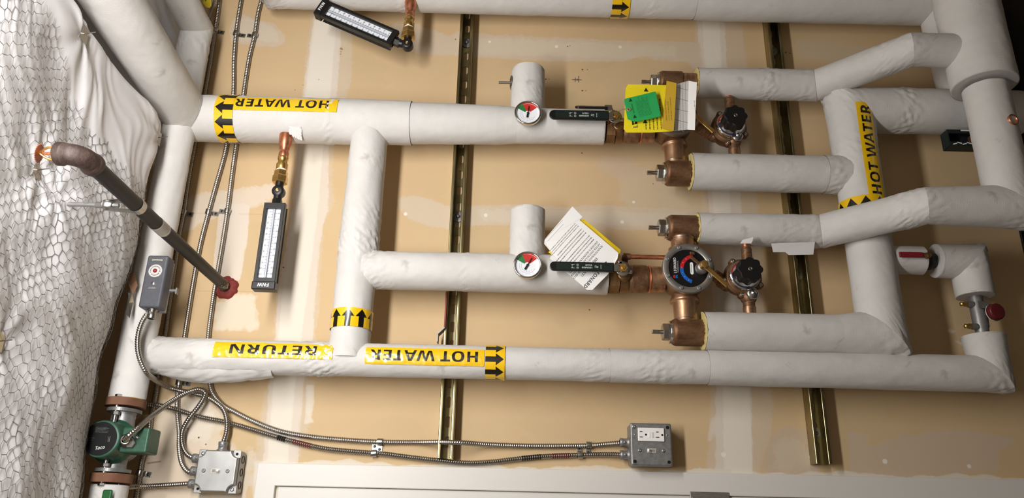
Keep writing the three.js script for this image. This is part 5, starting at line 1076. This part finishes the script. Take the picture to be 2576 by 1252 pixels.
// ---------------------------------------------------------------- aquastat on the upper pipe
{
  const zf = 0.232, c = P(386, 706, zf), L = X(403, 641, zf) - X(372, 772, zf), W = RD(386, 706, zf, 54) * 2;
  const t = thing('aquastat', 'dark grey strap-on aquastat with a red button on the jacketed pipe behind the duct', 'control', V(c.x, c.y, zf - 0.05));
  part(t, 'housing', box(V(c.x, c.y, zf - 0.02), L, W, 0.04, 0.006, 3), M.greyCase);
  part(t, 'base_plate', box(V(c.x - 0.004, c.y, zf - 0.044), L * 0.96, W * 0.86, 0.012), M.galvDark);
  const bd = P(395, 681, zf);
  const ds = part(t, 'dial_disc', join([lathe(V(bd.x, c.y, zf), OUT, [[0.0165, -0.001], [0.0165, 0.0008], [0, 0.0008]], 36)]), std({ color: 0xc9c6c2, roughness: 0.4, metalness: 0.3 }), 'silver disc');
  part(ds, 'lettering', decal(V(bd.x, c.y, zf + 0.0012), 0.032, 0, 36), flatMat(canvas(128, 128, g => { g.fillStyle = '#cbc8c4'; g.fillRect(0, 0, 128, 128); g.translate(64, 64); g.fillStyle = '#3c3a38'; for (let i = 0; i < 26; i++) { if (i % 9 === 8) continue; g.save(); g.rotate(i / 26 * 6.283); g.fillRect(-3, -52, 4 + rnd() * 3, 11); g.restore(); } }), 0.45));
  part(ds, 'button', lathe(V(bd.x, c.y, zf), OUT, [[0.005, 0.001], [0.005, 0.003], [0.003, 0.005], [0, 0.0055]], 20), M.redPlastic, 'red button');
  const bx = P(400, 654, zf); part(t, 'name_plate', decal(V(bx.x, c.y, zf + 0.0004), W * 0.62, 0.0085), flatMat(canvas(256, 72, g => { g.fillStyle = '#5a5852'; g.fillRect(0, 0, 256, 72); g.translate(256, 72); g.rotate(Math.PI); g.fillStyle = '#e4e0d8'; g.font = 'bold 40px sans-serif'; g.textAlign = 'center'; g.textBaseline = 'middle'; g.fillText('Honeywell', 128, 38); }), 0.4), 'name plate');
  const sl = P(380, 724, zf); part(t, 'pointer_window', join([obox(V(sl.x, c.y, zf + 0.0006), V(0, 1, 0), V(1, 0, 0), 0.018, 0.005, 0.001), lathe(V(sl.x + 0.012, c.y, zf), OUT, [[0.0045, 0], [0.0045, 0.0012], [0, 0.002]], 16)]), M.chrome, 'bright slot and screw');
  part(t, 'strap_screw', join([cyl(V(c.x - 0.012, c.y - W / 2, zf - 0.04), V(c.x - 0.012, c.y - W / 2 - 0.016, zf - 0.04), 0.0045, 0.0045, 12), box(V(c.x - 0.014, c.y - W / 2 - 0.018, zf - 0.04), 0.016, 0.003, 0.012)]), M.galvDark);
  const ce = V(c.x - L / 2, c.y, zf - 0.024);
  part(t, 'cable_connector', join([lathe(ce, LF, [[0.0125, -0.002], [0.0125, 0.003], [0.0095, 0.004], [0.0095, 0.012], [0.0105, 0.013], [0.0105, 0.022], [0.007, 0.023]], 20), obox(V(ce.x - 0.01, ce.y - 0.002, ce.z + 0.01), V(0, 1, 0), V(1, 0, 0), 0.006, 0.006, 0.008)]), M.steel);
}

// ---------------------------------------------------------------- circulator pump
{
  const z = 0.13, xm = X(262, 1104, 0.21), c = V(xm, yR, z), t = thing('circulator_pump', 'green circulator pump with black name plate between two rusty flanges', 'pump', V(xm, yR, z - 0.06));
  for (const [pxa, py0, py1, s] of [[322, 1006, 1026, 1], [288, 1216, 1193, -1]]) {
    const xa = X(pxa, py0, z), xb = X(pxa, py1, z), th = Math.abs(xa - xb);
    const sh = new THREE.Shape(); sh.absellipse(0, 0, 0.052, 0.044, 0, Math.PI * 2, false, 0);
    const f = new THREE.ExtrudeGeometry(sh, { depth: th * 0.9, bevelEnabled: true, bevelThickness: 0.001, bevelSize: 0.001, curveSegments: 36 }).applyMatrix4(new THREE.Matrix4().makeBasis(OUT, UP, V(-1, 0, 0)).setPosition(V(Math.max(xa, xb), yR, z)));
    const fl = part(t, 'flange', f, M.rust, 'rusty iron flange');
    const xg = s > 0 ? Math.min(xa, xb) : Math.max(xa, xb);
    part(t, 'pump_flange', (() => { const g = new THREE.ExtrudeGeometry(sh, { depth: 0.008, bevelEnabled: false, curveSegments: 30 }); return g.applyMatrix4(new THREE.Matrix4().makeBasis(OUT, UP, V(-1, 0, 0)).setPosition(V(xg + (s > 0 ? -0.004 : 0.012), yR, z)).multiply(new THREE.Matrix4().makeScale(0.96, 0.84, 1))); })(), M.galvDark);
    part(t, 'pump_neck', lathe(V(xg - s * 0.008, yR, z), V(-s, 0, 0), [[0.031, 0], [0.027, 0.01], [0.029, Math.abs(xg - xm) - 0.03], [0.04, Math.abs(xg - xm) - 0.012]], 28), M.galvDark);
    for (const zz of [0.042, -0.042]) part(fl, 'bolt', join([flat(hexnut(V(xg + s * th + s * 0.001, yR, z + zz), V(s, 0, 0), 0.0088, 0.006)), cyl(V(xg + s * th, yR, z + zz), V(xg - s * 0.04, yR, z + zz), 0.005, 0.005, 12), flat(hexnut(V(xg - s * 0.014, yR, z + zz), V(-s, 0, 0), 0.0098, 0.009))]), M.zinc, 'bright bolt and nut');
  }
  part(t, 'volute', lathe(V(xm, yR, 0), OUT, [[0, 0.085], [0.036, 0.088], [0.046, 0.105], [0.048, 0.13], [0.048, 0.15], [0, 0.15]], 36), M.galvDark);
  part(t, 'motor', lathe(V(xm, yR, 0), OUT, [[0.045, 0.146], [0.051, 0.15], [0.052, 0.158], [0.046, 0.162], [0.044, 0.18], [0.043, 0.21], [0.04, 0.219], [0, 0.2195]], 44), M.green, 'green painted motor');
  part(t, 'name_plate', decal(V(xm, yR, 0.2202), 0.076, 0, 44), flatMat(canvas(256, 256, g => { g.fillStyle = '#141516'; g.fillRect(0, 0, 256, 256); scribble(g, 78, 40, 110, 46, 5, '#9a9c9a'); scribble(g, 30, 120, 60, 30, 3, '#6a6c6a'); g.save(); g.translate(190, 150); g.rotate(-Math.PI / 2); scribble(g, 0, 0, 44, 20, 2, '#cfd0cc'); g.restore(); g.fillStyle = '#cfd0cc'; g.save(); g.translate(140, 202); g.rotate(-0.15); g.font = 'bold italic 34px sans-serif'; g.textAlign = 'center'; g.fillText('Taco', 0, 6); g.restore(); }), 0.35), 'black name plate');
  const bp = P(338, 1106, 0.2), bx = V(bp.x, bp.y, 0.168);
  part(t, 'terminal_box', join([box(bx, 0.058, 0.064, 0.064, 0.005, 3), box(V(bx.x, bx.y + 0.03, 0.165), 0.046, 0.03, 0.05, 0.004, 2)]), M.green, 'green terminal box');
  part(t, 'terminal_screw', phillips(V(bx.x + 0.006, bx.y - 0.006, bx.z + 0.0325), 0.0045), M.zinc);
  const cn = P(313, 1108, 0.212);
  part(t, 'cable_connector', join([lathe(V(cn.x, cn.y, 0.2), V(0.15, -0.2, 1), [[0.016, 0], [0.0165, 0.006], [0.012, 0.007], [0.012, 0.012], [0.0125, 0.016], [0.0085, 0.016]], 20), flat(hexnut(V(cn.x - 0.004, cn.y - 0.012, 0.2), OUT, 0.012, 0.008))]), M.steel);
  const gh = P(270, 1243, 0.18), tv = thing('valve_handle', 'small green handle on the short pipe below the pump', 'handle', gh);
  part(tv, 'grip', box(V(gh.x - 0.012, gh.y, gh.z), 0.045, 0.022, 0.008, 0.004), std({ color: 0x1d5a2c, roughness: 0.4 }));
  part(tv, 'stem', cyl(V(gh.x - 0.02, gh.y - 0.004, gh.z), V(gh.x - 0.02, yR, 0.14), 0.006), M.brass);
}

// ---------------------------------------------------------------- electrical boxes
function boxCover(cx, cy, z, S, notch, th) {
  const h = S / 2, r = notch, s = new THREE.Shape();
  s.moveTo(-h + r, -h); s.lineTo(h - r, -h); s.absarc(h, -h, r, Math.PI, Math.PI / 2, true); s.lineTo(h, h - r); s.absarc(h, h, r, Math.PI * 1.5, Math.PI, true); s.lineTo(-h + r, h); s.absarc(-h, h, r, 0, -Math.PI / 2, true); s.lineTo(-h, -h + r); s.absarc(-h, -h, r, Math.PI / 2, 0, true);
  return new THREE.ExtrudeGeometry(s, { depth: th - 0.004, bevelEnabled: true, bevelThickness: 0.004, bevelSize: 0.0035, bevelOffset: -0.0035, bevelSegments: 4, curveSegments: 10 }).applyMatrix4(IMG.clone().setPosition(V(cx, cy, z)));
}
function connector(t, p, dir, set) {
  return part(t, 'cable_connector', join([lathe(p, dir, [[0.0135, -0.002], [0.0135, 0.003], [0.0105, 0.0035], [0.0105, 0.014], [0.0115, 0.015], [0.0115, 0.022], [0.0075, 0.023]], 20), lathe(p.clone().addScaledVector(dir, 0.011).add(V(0, 0, 0.009)), OUT, [[0.0038, 0], [0.0038, 0.0035], [0, 0.004]], 12)]), M.galvDark, 'grey die cast connector');
}
function toggle(t, c, up, dark) {
  const f = part(t, 'toggle_frame', join([box(V(c.x, c.y, c.z), 0.0095, 0.022, 0.0015)]), std({ color: 0xd8d4cb, roughness: 0.4 }));
  part(f, 'toggle_slot', box(V(c.x, c.y + (up ? -0.0045 : 0.0045), c.z + 0.0004), 0.007, 0.0095, 0.0012), std({ color: 0x8d877c, roughness: 0.6 }));
  part(f, 'switch_toggle', obox(V(c.x, c.y + (up ? 0.0065 : -0.005), c.z + 0.005), V(0, up ? 0.7 : -0.7, 1), V(1, 0, 0), 0.014, 0.006, 0.0055, 0.0015), M.white, 'white toggle');
}
{
  const S = 0.103, z = 0.046, c = P(548, 1185, z), t = thing('switch_box', 'square galvanized box with one toggle switch beside the door frame corner', 'electrical box', V(c.x, c.y, 0));
  const b = part(t, 'box', box(V(c.x, c.y, z / 2), S, S, z - 0.001, 0.007, 3), M.galv);
  for (const i of [-1, 0, 1]) { const k = V(c.x + i * 0.031, c.y - S / 2 - 0.0004, 0.024); part(b, 'knockout', lathe(k, DN, [[0.0085, 0], [0.0085, 0.0008], [0.0098, 0.0008], [0.0098, -0.0005], [0.011, -0.0005]], 24), M.blackPlastic, 'round knockout'); }
  for (const [sx, sy, scr] of [[1, 1, 1], [1, -1, 0], [-1, 1, 0], [-1, -1, 1]]) {
    const e = V(c.x + sx * (S / 2 - 0.009), c.y + sy * (S / 2 - 0.009), z);
    const ear = part(t, 'corner_ear', box(e, 0.02, 0.02, 0.003, 0.0012), M.galv);
    part(ear, scr ? 'screw' : 'screw_hole', scr ? phillips(V(e.x, e.y, z + 0.002), 0.0048) : lathe(V(e.x, e.y, z + 0.0016), OUT, [[0.0035, 0], [0, 0.0003]], 14), scr ? M.zinc : M.dark);
  }
  const zc = z + 0.0015, cv = part(t, 'cover', boxCover(c.x, c.y, zc, S - 0.004, 0.0165, 0.014), M.galv, 'raised steel cover');
  for (const s of [-1, 1]) part(cv, 'screw', phillips(V(c.x, c.y + s * 0.0295, zc + 0.0138), 0.0048), M.galvDark);
  toggle(t, V(c.x, c.y, zc + 0.0144), false);
  connector(t, V(c.x + 0.032, c.y + S / 2, 0.027), UP); connector(t, V(c.x + 0.001, c.y + S / 2, 0.027), UP); connector(t, V(c.x - 0.03, c.y + S / 2, 0.027), UP); connector(t, V(c.x + S / 2, Y(559, 1130, 0.028), 0.028), RT);
}
{
  const S = 0.104, z = 0.05, c = P(1637, 1118, z), t = thing('outlet_box', 'square grey box with a white outlet and a toggle switch', 'electrical box', V(c.x, c.y, 0));
  part(t, 'box', box(V(c.x, c.y, z / 2), S, S, z - 0.001, 0.007, 3), M.galvDark);
  const zc = z - 0.001, cv = part(t, 'cover', box(V(c.x, c.y, zc + 0.0045), S + 0.001, S + 0.001, 0.011, 0.0048, 4), M.galvDark, 'raised grey cover');
  const zt = zc + 0.01;
  for (const [sx, sy, scr] of [[1, 1, 1], [1, -1, 0], [-1, 1, 0], [-1, -1, 0]]) { const e = V(c.x + sx * 0.0425, c.y + sy * 0.0425, zt); part(cv, scr ? 'screw' : 'screw_hole', scr ? phillips(e, 0.005) : lathe(e, OUT, [[0.0042, 0], [0.0042, 0.0006], [0, 0.0004]], 16), scr ? M.zinc : M.dark); }
  const oc = P(1640, 1093, zt), o = part(t, 'outlet', box(V(oc.x, c.y, zt + 0.001), 0.0335, 0.0665, 0.006, 0.002), M.white, 'white duplex outlet');
  for (const s of [-1, 1]) {
    const yy = c.y - s * 0.0205 + 0.002, zz = zt + 0.0042;
    part(o, 'slot', join([box(V(oc.x + 0.0065, yy + 0.003, zz), 0.0018, 0.0065, 0.0008), box(V(oc.x - 0.0065, yy + 0.003, zz), 0.0018, 0.008, 0.0008), lathe(V(oc.x - 0.0005, yy - 0.009, zz - 0.0003), OUT, [[0.0025, 0], [0.0025, 0.0008], [0, 0.0008]], 14)]), M.dark, 'dark outlet slots');
  }
  part(o, 'test_button', box(V(oc.x - 0.001, c.y + 0.0045, zt + 0.004), 0.014, 0.0055, 0.0016, 0.0006), M.white); part(o, 'reset_button', box(V(oc.x - 0.001, c.y - 0.0035, zt + 0.004), 0.014, 0.0055, 0.0016, 0.0006), std({ color: 0xd9d2c6, roughness: 0.5 }));
  const tc = P(1641, 1133, zt);
  toggle(t, V(tc.x, c.y, zt + 0.0008), true);
  for (const s of [-1, 1]) { part(cv, 'screw', phillips(V(tc.x, c.y + s * 0.0295, zt), 0.0045), M.zinc); part(cv, 'rivet', lathe(V(oc.x, c.y + s * 0.0405, zt), OUT, [[0.003, 0], [0.0022, 0.0012], [0, 0.0016]], 12), M.galvDark); }
  connector(t, V(X(1580, 1113, 0.024), c.y + S / 2, 0.024), UP); connector(t, V(X(1580, 1144, 0.024), c.y + S / 2, 0.024), UP);
}

// ---------------------------------------------------------------- bypass at the lower right
{
  const z = ZP, x = X(2400, 657, z), yv = endE.y, r = RD(2410, 656, z, 86);
  const ye = Y(2352, 656, z), xd = X(2460, 745, z);
  const st = [{ p: V(x, ye, z), r }, { p: V(x, yv, z), r: r * 1.02 }, { p: V(xd, yv, z), r: r * 1.02 }];
  pipeThing('insulated_elbow', 'white jacketed elbow between the red lever valve and the balancing valve', st, { anchor: V(xd, yv, z), ends: [[V(x, ye, z), UP, r], [V(xd, yv, z), LF, r * 1.02]] });
  // valve with red lever next to the header
  const y0 = yJ - rJ * 0.85, y1 = Y(2318, 657, z), r2 = RD(2290, 657, z, 72);
  pipeThing('insulated_stub', 'short white jacketed piece beside the hot header under the red lever', [{ p: V(x, y0, z), r: r2 }, { p: V(x, y1, z), r: r2 }], { ends: [[V(x, y1, z), DN, r2]] });
  const t = thing('lever_valve', 'dark valve with a red lever beside the hot header', 'valve', V(x, y1, z));
  part(t, 'body', join([lathe(V(x, y1 + 0.004, z), DN, [[0.015, 0], [0.02, 0.004], [0.025, 0.012], [0.025, 0.026], [0.02, 0.03], [0.02, y1 - ye + 0.006]], 24)]), M.blackPipe);
  const lv = P(2262, 640, z + r2 + 0.008), lw = P(2322, 641, z + r2 + 0.008);
  part(t, 'lever', obox(lv.clone().lerp(lw, 0.5), UP, RT, lv.y - lw.y, 0.015, 0.005, 0.002), std({ color: 0x7c1c26, roughness: 0.4 }), 'dark red lever');
  const nb = V(lw.x, lw.y - 0.014, z);
  part(t, 'lever_hub', join([obox(V(lw.x, lw.y - 0.008, lw.z - 0.002), UP, RT, 0.024, 0.013, 0.003), cyl(V(nb.x, nb.y, z + 0.02), V(nb.x, nb.y, lw.z + 0.001), 0.008), flat(hexnut(V(nb.x, nb.y, lw.z), OUT, 0.0075, 0.006))]), M.brassBody);
  // balancing valve
  const p0 = V(xd + 0.004, yv, z), p1 = V(endE.x - 0.004, yv, z), b = thing('balancing_valve', 'grey balancing valve with a dark red hand knob and two brass test ports', 'valve', V(endE.x, yv, z)), L = p0.x - p1.x;
  part(b, 'body', lathe(p1, RT, [[0.0165, 0], [0.0165, L * 0.2], [0.019, L * 0.25], [0.019, L * 0.75], [0.0165, L * 0.8], [0.0165, L]], 24), M.galvDark);
  for (const f of [0.24, 0.75]) {
    const q = V(p1.x + L * f, yv + 0.014, z + 0.006), d = V(0, 1, 0.12);
    const po = part(b, 'test_port', lathe(q, d, [[0.0085, 0], [0.0085, 0.014], [0.007, 0.015], [0.007, 0.022]], 16), M.galvDark);
    part(po, 'port_cap', lathe(q.clone().addScaledVector(d.clone().normalize(), 0.018), d, [[0.0072, 0], [0.0072, 0.006], [0.0055, 0.008], [0.0055, 0.014], [0.0062, 0.016], [0.003, 0.019], [0, 0.019]], 14), M.brass, 'brass cap');
  }
  const kq = V(p1.x + L * 0.52, yv - 0.006, z);
  const kn = part(b, 'hand_knob', lathe(V(kq.x, kq.y, 0), V(0, -0.12, 1), [[0.008, z + 0.01], [0.008, z + 0.026], [0.021, z + 0.028], [0.0225, z + 0.031], [0.0215, z + 0.042], [0.018, z + 0.045], [0, z + 0.045]], 12), std({ color: 0x5e1a1c, roughness: 0.4 }), 'dark red knob');
  part(b, 'name_plate', box(V(kq.x + 0.022, yv - 0.006, z + 0.024), 0.018, 0.034, 0.002), M.alu);
  part(kn, 'knob_scale', lathe(V(kq.x, kq.y, 0), V(0, -0.12, 1), [[0.021, z + 0.0265], [0.023, z + 0.028], [0.023, z + 0.0305]], 24), M.white, 'white scale ring');
}
// painted strut bracket below the header's cross pipe
{
  const z = 0.17, a = P(2386, 345, z), b = P(2462, 345, z), x0 = X(2400, 366, z), x1 = X(2400, 326, z), t = thing('strut_bracket', 'dark green channel bracket with white paint smears behind the riser', 'bracket', V((x0 + x1) / 2, b.y, z));
  const L = a.y - b.y, w = x1 - x0, cy = (a.y + b.y) / 2, cx = (x0 + x1) / 2, dk = std({ color: 0x1c2626, roughness: 0.5 });
  part(t, 'channel', join([box(V(cx, cy, z - 0.032), w, L, 0.003), box(V(x1 - 0.0015, cy, z - 0.016), 0.003, L, 0.034), box(V(x0 + 0.0015, cy, z - 0.016), 0.003, L, 0.034), box(V(x1 - 0.006, cy, z), 0.011, L, 0.003), box(V(x0 + 0.006, cy, z), 0.011, L, 0.003), box(V(cx, a.y, z - 0.016), w, 0.003, 0.034)]), dk);
  part(t, 'paint_smear', join([0, 1, 2, 3, 4].map(i => obox(V(x0 + 0.005 + 0.003 * (i % 2), a.y - 0.014 - i * 0.013, z + 0.0018), V(0.3 * (i % 2 ? 1 : -1), 1, 0), V(1, 0, 0), 0.012, 0.003, 0.0006)).concat([obox(V(x1 - 0.003, cy - 0.01, z + 0.0018), V(0, 1, 0), V(1, 0, 0), 0.03, 0.004, 0.0006)])), M.white, 'white paint smears');
  part(t, 'pipe_cushion', box(V(cx, b.y + 0.01, z - 0.012), w * 0.5, 0.018, 0.02, 0.004), M.copper, 'copper coloured clamp end');
  part(t, 'clamp_bolt', lathe(V(X(2440, 285, 0.15), Y(2440, 285, 0.15), 0.16), UP, [[0, -0.006], [0.014, -0.006], [0.016, 0.004], [0.01, 0.012], [0, 0.013]], 16), M.blackPlastic);
}
// torn jacket where the thermometer leaves the hot water pipe
{
  const y0 = Y(757, 352, 0.14), y1 = Y(726, 352, 0.14), t = thing('torn_jacket', 'torn white jacket lip beside the copper reducer on the HOT WATER pipe', 'jacket', P(740, 352, 0.15));
  part(t, 'lip', gridGeo(16, 10, (i, j) => {
    const rag = 0.06 * n2(i * 6, 1.7), a = lerp(0.75, 1.28 + rag - 0.25 * i * i, j), y = lerp(y0, y1, i) + 0.002 * n2(j * 5, 8), r = rB * 0.985 + 0.003 + 0.009 * j * j * (1 - 0.5 * i) + 0.001 * n2(i * 5, j * 5);
    return [V(xB - Math.sin(a) * r, y, ZP + Math.cos(a) * r), i, j];
  }), M.paper);
}
scene.traverse(o => { if (o.isMesh) { o.castShadow = true; o.receiveShadow = true; } });
renderer.render(scene, camera);
